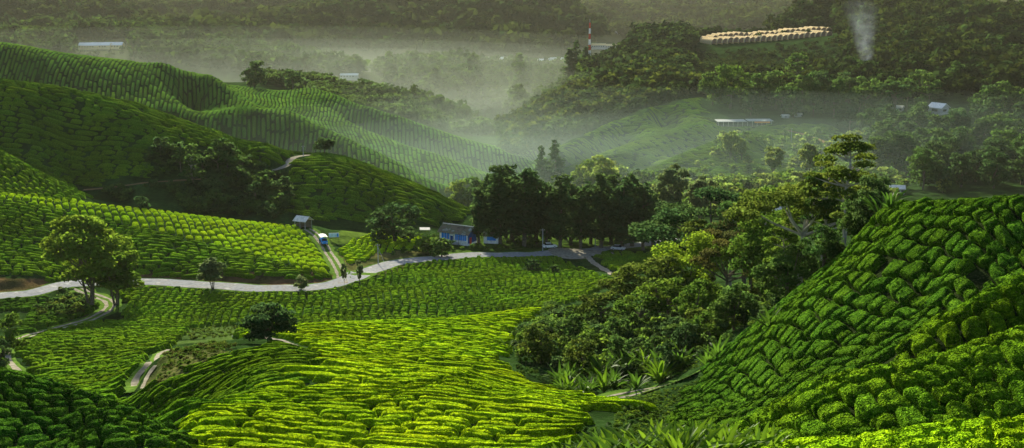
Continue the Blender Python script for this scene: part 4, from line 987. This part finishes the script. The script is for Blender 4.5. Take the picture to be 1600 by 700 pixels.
def scatter_in(poly, dl, dh, n, rng, vis=True, zt=3.0):
    # random points spread evenly over the ground inside an outline
    out = []; pu = [ray(x, y)[0]/ray(x, y)[1] for x, y in poly]; u0, u1 = min(pu)*1.02-.01, max(pu)*1.02+.01; tries = 0
    while len(out) < n and tries < 60:
        m = max(400, n * 8); D = np.sqrt(rng.uniform(dl**2, dh**2, m)); X = D * rng.uniform(u0, u1, m); z = ground(X, D); px, py, dep = project(X, D, z)
        ok = in_poly(px, py, poly)
        if vis: ok &= visible(X, D, z + zt)
        for l, w in NOTEA:
            d, _ = dist_line(X, D, l); ok &= d > w + 1.2
        out += list(zip(X[ok], D[ok], z[ok])); tries += 1
    return out[:n]
GULLY = [(890,500),(960,450),(1060,420),(1180,390),(1300,350),(1352,362),(1310,410),(1250,452),(1200,498),(1150,528),(1100,562),(1060,590),(960,600),(880,600),(850,560)]
for k,(X,D,z) in enumerate(scatter_in(GULLY, 104, 190, 36, _r, False)):
    px, py, dep = project(X, D, z); kind = ['round','umbrella','round','round'][k % 4]; tone = ['deep','green','green','dark','olive','deep'][k % 6]
    hh = _r.uniform(2.6, 4.8) * (1.25 if py < 470 else .85)
    T('tree','leafy understorey tree in the shaded wood of the gully','tree','understorey trees of the gully wood',px,py,D,kind,tone,k % 5,_r.uniform(.9,1.25),False,h=hh)
H1C = [(235,240),(300,232),(420,262),(450,300),(450,345),(300,335),(260,300)]
for k,(X,D,z) in enumerate(scatter_in(H1C, 380, 425, 26, _r, False)):
    px, py, dep = project(X, D, z)
    T('tree','shaded tree in the dark clump on the middle hill','tree','trees of the dark clump on the middle hill',px,py,D,['round','umbrella','grove'][k % 3] if k % 3 < 2 else 'round',['dark','deep','deep'][k % 3],k % 5,1.1,False,h=_r.uniform(4.5,8.5))
T('tree','slender pale trunked tree inside the dark clump on the hill','tree',None,298,240,396,'tall','deep',2,1.0,True)
# isolated trees of the far valley
for (px,yt,D,kind,tone,w,lab) in [
 (846,226,640,'cone','dark',1.1,'dark narrow tree standing in the misty valley'),(868,217,640,'cone','dark',1.3,'taller dark tree beside the narrow one in the misty valley'),
 (915,245,600,'round','green',1.0,'light green tree at the foot of the first spur'),(940,238,590,'round','pale',1.0,'pale tree right of the light green tree in the valley'),
 (745,272,560,'round','deep',1.1,'dark tree left of the grove in the misty valley'),(725,280,560,'round','green',1.0,'smaller tree at the foot of the far left hills'),
 (1143,98,795,'round','green',.9,'huge round tree above the long hillside building'),(1115,110,800,'round','deep',.9,'tall tree at the left of the huge round one'),
 (1247,80,800,'tall','deep',.8,'tall tree rising behind the long building'),(1290,110,790,'round','dark',.8,'dark tree right of the long building'),
 (1325,118,790,'round','dark',.8,'dark tree below the column of smoke'),(1375,125,790,'round','deep',.8,'tree right of the column of smoke'),
 (1215,108,800,'round','deep',.9,'dense tree behind the middle of the long building'),(1190,112,805,'round','deep',.9,'tree between the huge round one and the long building'),
 (1143,205,640,'feather','pale',.7,'pale slender tree below the long building'),(1160,215,640,'feather','pale',.6,'pale slender tree right of its neighbour below the long building'),
 (1210,228,600,'feather','pale',.9,'pale round headed tree on the misty slope'),(1266,224,590,'feather','pale',.8,'pale tree on the misty slope under the path'),
 (1475,272,540,'round','pale',.9,'light green tree low on the right hillside'),(1440,150,735,'round','dark',.9,'dark tree left of the white cabin'),
 (1500,92,820,'round','deep',.9,'olive tree above the white cabin'),(1545,98,820,'round','deep',.9,'broad olive tree right of the one above the cabin'),
 (1590,120,800,'round','deep',.9,'dense tree at the right edge above the cabin'),(1555,140,760,'cone','dark',1.4,'dark pointed tree right of the cabin'),
 (900,62,1330,'cone','dark',1.3,'pointed conifer left of the red and white mast'),(916,72,1320,'cone','dark',1.3,'smaller conifer beside the red and white mast'),(890,75,1330,'cone','dark',1.4,'low conifer at the left of the skyline pair'),
 (1205,345,300,'round','grey',1.0,'misty tree behind the gully wood'),(750,180,1040,'round','deep',1.3,'round tree at the toe of the wooded ridge')]:
    T('tree',lab,'tree',None,px,yt,D,kind,tone,int(px)%5,w,leafpx=1.9)
RH = [(1300,200),(1390,190),(1460,185),(1600,160),(1650,220),(1600,300),(1480,300),(1400,300),(1350,260),(1340,210)]
for k,(X,D,z) in enumerate(scatter_in(RH, 540, 790, 120, _r, True)):
    px, py, dep = project(X, D, z)
    if abs(px-1466) < 28 and py < 215 and py > 165: continue
    T('tree','broad leaved tree on the shaded right hillside below the cabin','tree','trees on the right hillside',px,py,D,'round',['dark','dark','deep','dark'][k % 4],k % 5,_r.uniform(.8,1.1),False,h=_r.uniform(9,19),leafpx=1.9)
for k,(X,D,z) in enumerate(scatter_in([(1130,170),(1300,165),(1460,160),(1460,185),(1330,200),(1300,186),(1130,186)], 752, 830, 26, _r, False)):
    px, py, dep = project(X, D, z)
    T('tree','tree in the belt behind the long hillside building','tree','trees behind the long building',px,py,D,['round','umbrella'][k % 2],['deep','deep','dark'][k % 3],k % 5,.8,False,h=_r.uniform(14,26),leafpx=1.9)

# woods that read as one mass
def lowtree(kind, var, leaf, tone):
    rng = np.random.default_rng(var * 17 + 5)
    bl = []
    if kind == 'cone':
        for k in range(6): z = .2 + .13*k; bl.append((0, 0, z, .24*(1-z)+.05, .09))
    else:
        for k in range(7):
            a = rng.uniform(0, 6.28); z = rng.uniform(.35, .8); d = .28 * rng.random() ** .5; bl.append((d*math.cos(a), d*math.sin(a), z, rng.uniform(.16,.26), rng.uniform(.13,.22)))
    return leaf_cloud(bl, leaf, .62, rng, G[tone], bvar=.3, lvar=.2)
def wood(name, label, poly, dl, dh, n, h0, h1, tones, leaf=.16, kinds=('r',), seed=1, vis=True, dim=1.0):
    rng = np.random.default_rng(seed); tp = [lowtree(k, i, leaf, t) for i, (k, t) in enumerate((k, t) for k in kinds for t in tones for _ in (0, 1))]
    pts = scatter_in(poly, dl, dh, n, rng, vis, h1); vs = []; fs = []; cs = []; n0 = 0
    which = rng.integers(0, len(tp), len(pts))
    for q, (v, f, c) in enumerate(tp):
        P = np.array([p for p, w_ in zip(pts, which) if w_ == q])
        if not len(P): continue
        a = rng.uniform(0, 6.28, len(P)); h = rng.uniform(h0, h1, len(P)) * (1 + .45 * perlin(P[:,0]/30, P[:,1]/30)); ca, sa = np.cos(a), np.sin(a); pxx = project(P[:,0], P[:,1], P[:,2])[0]; 
        for a0, a1, d0, d1, kf in ((1075,1315,930,1330,.38),(815,905,1150,1720,.35),(745,805,1150,1720,.45),(918,992,1300,1900,.4),(110,210,1450,1820,.3),(520,572,960,1200,.6)):
            h = np.where((pxx > a0) & (pxx < a1) & (P[:,1] > d0) & (P[:,1] < d1), h * kf, h)
        x = v[:,0][None]*ca[:,None] - v[:,1][None]*sa[:,None]; y = v[:,0][None]*sa[:,None] + v[:,1][None]*ca[:,None]
        P_ = P; V = np.stack([x*h[:,None]*1.15 + P[:,0:1], y*h[:,None]*1.15 + P[:,1:2], v[:,2][None]*h[:,None] + P[:,2:3] - .12*h[:,None]], -1).reshape(-1, 3)
        k = dim * rng.uniform(.7, 1.35, len(P))[:, None, None]; C = (c[None] * k).reshape(-1, 3)
        F_ = (f[None] + (np.arange(len(P)) * len(v))[:, None, None]).reshape(-1, 4) + n0; n0 += len(V); vs.append(V); fs.append(F_); cs.append(C)
    o = link(name, mesh_np(name, np.concatenate(vs), np.concatenate(fs), M['leaf'], np.concatenate(cs), smooth=False)); return tag(o, label, 'wood', kind='stuff')
wood('forest','wooded ridge behind the far left tea hills',[(370,122),(470,124),(560,134),(640,156),(720,188),(770,210),(740,240),(600,200),(480,150)],960,1260,1300,9,15,['dark','deep'],seed=2,dim=.7)
wood('forest','hazy wooded slope in the far middle',[(580,110),(650,92),(920,92),(940,140),(800,200),(740,215),(640,160)],1060,1800,2200,14,24,['deep','green'],kinds=('r','cone'),seed=3,dim=.5)
wood('forest','forested ridge running down to the misty valley',[(780,205),(870,155),(950,125),(1030,104),(1120,98),(1140,160),(1090,152),(960,190),(870,232),(790,250)],815,1130,2000,9,17,['dark','deep','olive'],seed=4,leaf=.13,dim=.45)
wood('forest','wood on the knoll beside the greenhouses',[(920,110),(980,72),(1030,55),(1110,72),(1130,110),(1040,112),(950,132)],1060,1400,1200,12,24,['dark','deep'],seed=5,leaf=.13,dim=.35)
wood('forest','forest covering the big right mountain',[(1100,70),(1200,60),(1230,34),(1290,8),(1400,8),(1450,14),(1600,24),(1900,20),(1900,170),(1480,165),(1300,165),(1130,165),(1100,110)],780,1460,4200,9,24,['dark','deep','deep','olive'],seed=6,leaf=.12,dim=.3)
wood('forest','scattered woods on the hazy valley floor at left',[(-100,70),(0,50),(150,40),(300,60),(560,110),(560,128),(400,120),(200,96),(-100,86)],1450,2600,1800,18,32,['deep','green'],seed=7,leaf=.2,dim=.4)
wood('forest','woods on the distant range',[(-100,-20),(860,-20),(940,60),(900,95),(640,95),(400,80),(200,50),(-100,30)],1900,3400,3200,26,44,['olive','deep'],seed=8,leaf=.22,dim=.3)
wood('forest','woods on the distant slope at upper right',[(900,0),(1300,-10),(1250,40),(1100,58),(980,75)],2300,3700,1500,26,44,['olive','deep'],seed=12,leaf=.22,dim=.3)
wood('undergrowth','low shrubs on the slope below the ridge greenhouses',[(1095,66),(1290,50),(1320,90),(1100,110)],1080,1310,700,2,4.5,['dark','deep'],seed=19,leaf=.2,dim=.7)
wood('undergrowth','scattered bushes on the misty slope below the long building',[(1130,215),(1400,200),(1420,300),(1100,300),(1080,270)],520,735,260,3,7,['green','deep','pale'],leaf=.13,seed=23)
wood('undergrowth','shrubs along the misty valley foot',[(700,300),(860,255),(1000,280),(1150,285),(1400,280),(1400,345),(1060,345),(740,345)],440,640,900,3,9,['green','deep','pale'],seed=9)
wood('undergrowth','leafy undergrowth filling the gully wood',GULLY + [(830,600),(800,545),(860,480)],98,200,900,1.0,2.4,['deep','green','dark'],leaf=.10,seed=10)
wood('undergrowth','rough shrubs beside the gully track',[(800,520),(850,480),(900,470),(900,600),(830,604),(1000,640),(1090,585),(1110,575),(1000,700),(1060,760),(860,760),(900,680),(980,652),(985,610),(810,600)],60,170,380,.35,.9,['green','deep','green'],leaf=.09,seed=11)
wood('undergrowth','shrubs under the dark clump on the middle hill',H1C + [(200,290),(150,300),(200,320)],372,440,420,2,4.5,['dark','deep'],leaf=.13,seed=13)
wood('undergrowth','scrub at the foot of the dark grove and farm terrace',[(640,360),(760,360),(860,372),(860,394),(700,398),(640,404),(590,412),(620,398)],322,380,170,.8,2.0,['deep','green'],leaf=.14,seed=14)
wood('undergrowth','grass tufts and low weeds round the gully track',[(960,652),(985,612),(900,600),(1000,590),(1100,560),(1120,585),(1080,620),(1040,700),(960,740)],60,125,1500,.15,.42,['green','fair','deep'],leaf=.16,seed=18)
wood('undergrowth','dry brushwood on the bare bank of the central hill',[(262,545),(330,536),(372,545),(368,556),(300,575),(236,614),(212,600)],100,130,260,.35,.8,['olive','brown','green'],leaf=.12,seed=16)
wood('undergrowth','weeds on the flat ground left of the lone tree',[(285,515),(372,508),(372,528),(300,532)],126,262,160,.4,1.0,['green','olive'],leaf=.12,seed=17)
wood('undergrowth','brush under the roadside tree at left',[(85,455),(165,455),(160,492),(60,500),(60,475)],215,285,60,1.2,2.6,['olive','deep'],leaf=.12,seed=15)

# long leaved plants
def strap(n, Ln, w, rng, tone, lean=.9, seg=6, ripple=0.0):
    vs = []; fs = []; cs = []; n0 = 0
    for b in range(n):
        a = rng.uniform(0, 6.28); l = Ln * rng.uniform(.65, 1.1); el = rng.uniform(.7, 1.45); cur = rng.uniform(.4, 1.0) * lean
        x = 0; z = 0; t = el; P = []
        for k in range(seg + 1):
            P.append((x, z, t)); x += math.cos(t) * l / seg; z += math.sin(t) * l / seg; t -= cur * 1.6 / seg * (k + 1) / seg * 1.6
        tw = rng.uniform(-.7, .7)
        for k, (x, z, t) in enumerate(P):
            s = k / seg; ww = w * l / Ln * (math.sin(math.pi * min(1, .12 + s * .86)) ** .7) * .5
            for q in (-1, 0, 1):
                ox = -math.sin(a) * q * ww * math.cos(tw); oy = math.cos(a) * q * ww * math.cos(tw); oz = (.25 * abs(q) + math.sin(tw) * q) * ww
                vs.append((x*math.cos(a) + ox, x*math.sin(a) + oy, z + oz)); c = np.array(tone) * (1 + .3 * rng.uniform(-1, 1) * .3 + (.25 if q == 0 else 0)); cs.append(c)
        for k in range(seg):
            for q in range(2): i = n0 + k*3 + q; fs.append((i, i+1, i+4, i+3))
        n0 += (seg + 1) * 3
    return np.array(vs), np.array(fs), np.array(cs)
STR = {}
for tn in ('fresh', 'green'):
    for v_ in range(3):
        rg = np.random.default_rng(v_ + 60); STR[tn, v_] = mesh_np('leaf_clump', *strap(22, 1.0, .13, rg, np.array(G[tn]) * (.6, .78, .6)) [:2], M['strap'], strap(22, 1.0, .13, np.random.default_rng(v_ + 60), np.array(G[tn]) * (.6, .78, .6))[2])
def strap_plant(name, label, group, px, D, L_, tone='fresh', v_=0, w=1.0, ytop=None):
    u = ray(px, 600 if ytop is None else ytop); X = u[0] / u[1] * D; z = float(ground(X, D))
    o = link(name, STR[tone, v_], loc=(X, D, z - .05), rz=(px * 7.1) % 6.28, scale=(L_ * w, L_ * w, L_)); return tag(o, label, 'plant', group)
for k in range(105):
    px = _r.uniform(835, 1225); D = _r.uniform(41.5, 46.5)
    strap_plant('ginger_plant', 'long leaved ginger plant in the thicket at the bottom edge', 'ginger plants at the bottom edge', px, D, _r.uniform(1.45, 2.1) * (.75 + .35*math.sin((px-835)/390*3.1)), ['fresh','green'][k % 3 == 0], k % 3, ytop=670)
for k in range(7):
    strap_plant('ginger_plant', 'long leaved ginger plant in the bottom left corner', 'ginger plants in the bottom left corner', _r.uniform(0, 115), _r.uniform(69, 74), _r.uniform(1.5, 2.3), ['fresh','green'][k % 2], k % 3, ytop=690)
for k in range(26):
    strap_plant('banana_plant', 'large leaved banana plant at the foot of the wood', 'banana plants at the foot of the wood', _r.uniform(870, 1065), _r.uniform(113, 126), _r.uniform(2.0, 3.4), ['green','green','fresh'][k % 3], k % 3, 1.0, ytop=560)
for px, D, L_ in ((1120,106,2.6),(1372,98,2.2),(1200,98,2.2),(1105,108,2.4),(1360,100,2.6)):
    strap_plant('banana_plant', 'single banana plant on the wooded edge of the right slope', 'banana plants on the edge of the right slope', px, D, L_, 'green', int(px) % 3)
strap_plant('banana_plant','small bright banana plant left of the round olive tree',None,793,142,1.9,'fresh',1,ytop=540)
strap_plant('banana_plant','bright yellow green plant beside the farmhouse',None,676,332,2.4,'fresh',2,ytop=370)
MIST=True
# ------------------------------------------------------------------ camera, sky, sun, air
cam = bpy.data.cameras.new('camera'); co = bpy.data.objects.new('camera', cam); COL.objects.link(co); sc.camera = co
co.location = (0, 0, CZ); co.rotation_euler = (math.pi/2 - PITCH, 0, 0); cam.sensor_width = 36; cam.lens = 36 * F / 1600; cam.clip_start = .5; cam.clip_end = 30000
SUN_EL, SUN_AZ = math.radians(20.5), math.radians(-15)      # azimuth from the view direction, towards the left
sd = Vector((math.sin(SUN_AZ) * math.cos(SUN_EL), math.cos(SUN_AZ) * math.cos(SUN_EL), math.sin(SUN_EL)))
sun = bpy.data.lights.new('sun', 'SUN'); sun.energy = 5.0; sun.angle = math.radians(.6); sun.color = (1.0, .92, .70)
so = bpy.data.objects.new('sun', sun); COL.objects.link(so); so.rotation_euler = sd.to_track_quat('Z', 'Y').to_euler(); so.location = (0, 0, 500)
w = bpy.data.worlds.new('World'); sc.world = w; w.use_nodes = True; nt = w.node_tree
sky = nt.nodes.new('ShaderNodeTexSky'); sky.sky_type = 'NISHITA'; sky.sun_disc = False; sky.sun_elevation = SUN_EL
sky.sun_rotation = SUN_AZ; sky.air_density = 1.0; sky.dust_density = 1.5
bg = nt.nodes['Background']; nt.links.new(sky.outputs[0], bg.inputs['Color']); bg.inputs['Strength'].default_value = .075
def air(name, verts, faces, density, colr, aniso=.3, lab=None):
    me = bpy.data.meshes.new(name); me.from_pydata(verts, [], faces); me.update()
    m = bpy.data.materials.new(name); m.use_nodes = True; n = m.node_tree; n.nodes.remove(n.nodes['Principled BSDF'])
    v = n.nodes.new('ShaderNodeVolumePrincipled'); v.inputs['Color'].default_value = (*colr, 1); v.inputs['Density'].default_value = density; v.inputs['Anisotropy'].default_value = aniso
    n.links.new(v.outputs[0], n.nodes['Material Output'].inputs['Volume']); me.materials.append(m)
    return tag(link(name, me), lab, kind='stuff')
x0, x1, y0, y1, z0, z1 = -6000, 6000, -60, 8200, float(Z.min()) - 1, max(float(Z.max()), CZ + 10) + 40
air('haze', [(x0,y0,z0),(x1,y0,z0),(x1,y1,z0),(x0,y1,z0),(x0,y0,z1),(x1,y0,z1),(x1,y1,z1),(x0,y1,z1)],
    [(0,3,2,1),(4,5,6,7),(0,1,5,4),(1,2,6,5),(2,3,7,6),(3,0,4,7)], .000032, (.76, .76, .60), .0)
def mist(px, py, D, rx, ry, rz, dens, colr=(.60, .72, .62)):
    c = w3(px, py, D); vs = []; fs = []; nu, nv = 20, 10
    for j in range(1, nv):
        for i in range(nu):
            t = math.pi * j / nv; a = 2 * math.pi * i / nu
            vs.append((c[0] + rx*math.sin(t)*math.cos(a), c[1] + ry*math.sin(t)*math.sin(a), c[2] + rz*math.cos(t)))
    vs += [(c[0], c[1], c[2] + rz), (c[0], c[1], c[2] - rz)]; T = len(vs) - 2
    for j in range(nv - 2):
        for i in range(nu): fs.append((j*nu + i, (j+1)*nu + i, (j+1)*nu + (i+1) % nu, j*nu + (i+1) % nu))
    for i in range(nu): fs.append((T, i, (i+1) % nu)); fs.append((T + 1, (nv-2)*nu + (i+1) % nu, (nv-2)*nu + i))
    o = air('mist', vs, fs, dens, colr, .2, None); o['label'] = 'pale mist lying in the valley'; return o
if MIST:
    for k, (rz_, dn) in enumerate(((24, .00017), (38, .00011), (56, .00007))):
        e = 1 + .12 * k
        mist(330, 118, 1500, 620*e, 380*e, rz_, dn); mist(600, 125, 1420, 240*e, 300*e, rz_*.8, dn*.4)
    for k, (rz_, dn) in enumerate(((16, .00022), (30, .00016), (46, .00011))):
        e = 1 + .15 * k
        mist(800, 210, 960, 150*e, 230*e, rz_, dn); mist(1000, 275, 650, 240*e, 120*e, rz_, dn*1.3, (.54, .74, .68)); mist(690, 262, 700, 110*e, 120*e, rz_*.8, dn*.8, (.56, .74, .66)); mist(1400, 280, 640, 190*e, 90*e, rz_, dn*1.3, (.54, .74, .68))
def smoke(px, py, D, H_):
    c = hit(px, py, D); vs = []; fs = []; n = 12; m = 12
    for j in range(m + 1):
        s = j / m; r = (1.8 + 15 * s) * (1 + .15 * math.sin(j * 1.9)); ox = -10 * s
        for i in range(n): a = 2*math.pi*i/n; vs.append((c[0] + ox + r*math.cos(a), c[1] + r*math.sin(a), c[2] + 2 + H_ * s))
    for j in range(m):
        for i in range(n): fs.append((j*n+i, j*n+(i+1)%n, (j+1)*n+(i+1)%n, (j+1)*n+i))
    fs.append(tuple(range(n))[::-1]); fs.append(tuple(m*n + i for i in range(n)))
    o = air('smoke', vs, fs, .03, (.5, .58, .66), 0, 'thin bluish smoke column rising from the trees on the right hillside')
    nt = o.data.materials[0].node_tree; v = [q for q in nt.nodes if q.type == 'PRINCIPLED_VOLUME'][0]
    g = nt.nodes.new('ShaderNodeNewGeometry'); nz = nt.nodes.new('ShaderNodeTexNoise'); nz.inputs['Scale'].default_value = .16; nz.inputs['Detail'].default_value = 2
    nt.links.new(g.outputs['Position'], nz.inputs['Vector']); mr = nt.nodes.new('ShaderNodeMapRange'); mr.inputs[1].default_value = .3; mr.inputs[2].default_value = .75; mr.inputs[3].default_value = 0; mr.inputs[4].default_value = .075
    nt.links.new(nz.outputs['Fac'], mr.inputs[0])
    sx = nt.nodes.new('ShaderNodeSeparateXYZ'); nt.links.new(g.outputs['Position'], sx.inputs[0])
    def mt(op, a, b=None, cl=False):
        q = nt.nodes.new('ShaderNodeMath'); q.operation = op; q.use_clamp = cl
        for k_, val in enumerate((a, b)):
            if val is None: continue
            if isinstance(val, (int, float)): q.inputs[k_].default_value = val
            else: nt.links.new(val, q.inputs[k_])
        return q.outputs[0]
    s = mt('DIVIDE', mt('SUBTRACT', sx.outputs['Z'], float(c[2] + 2)), H_); ax = mt('MULTIPLY', s, -10.0)
    dx = mt('SUBTRACT', mt('SUBTRACT', sx.outputs['X'], float(c[0])), ax); dy = mt('SUBTRACT', sx.outputs['Y'], float(c[1]))
    rr = mt('SQRT', mt('ADD', mt('MULTIPLY', dx, dx), mt('MULTIPLY', dy, dy))); RR = mt('ADD', mt('MULTIPLY', s, 14.0), 1.7)
    fo = mt('SUBTRACT', 1.0, mt('DIVIDE', rr, RR), True); top = mt('SUBTRACT', 1.0, s, True)
    nt.links.new(mt('MULTIPLY', mt('MULTIPLY', mr.outputs[0], fo), mt('MULTIPLY', top, 1.5)), v.inputs['Density'])
smoke(1357, 132, 700, 60)
vs_ = sc.view_settings; vs_.view_transform = 'Standard'; vs_.look = 'None'; vs_.gamma = 1; vs_.exposure = 1.6
sc.display_settings.display_device = 'sRGB'
sc.cycles.max_bounces = 6; sc.cycles.diffuse_bounces = 3; sc.cycles.glossy_bounces = 2; sc.cycles.transmission_bounces = 4; sc.cycles.volume_bounces = 1; sc.cycles.transparent_max_bounces = 8
sc.cycles.use_denoising = True
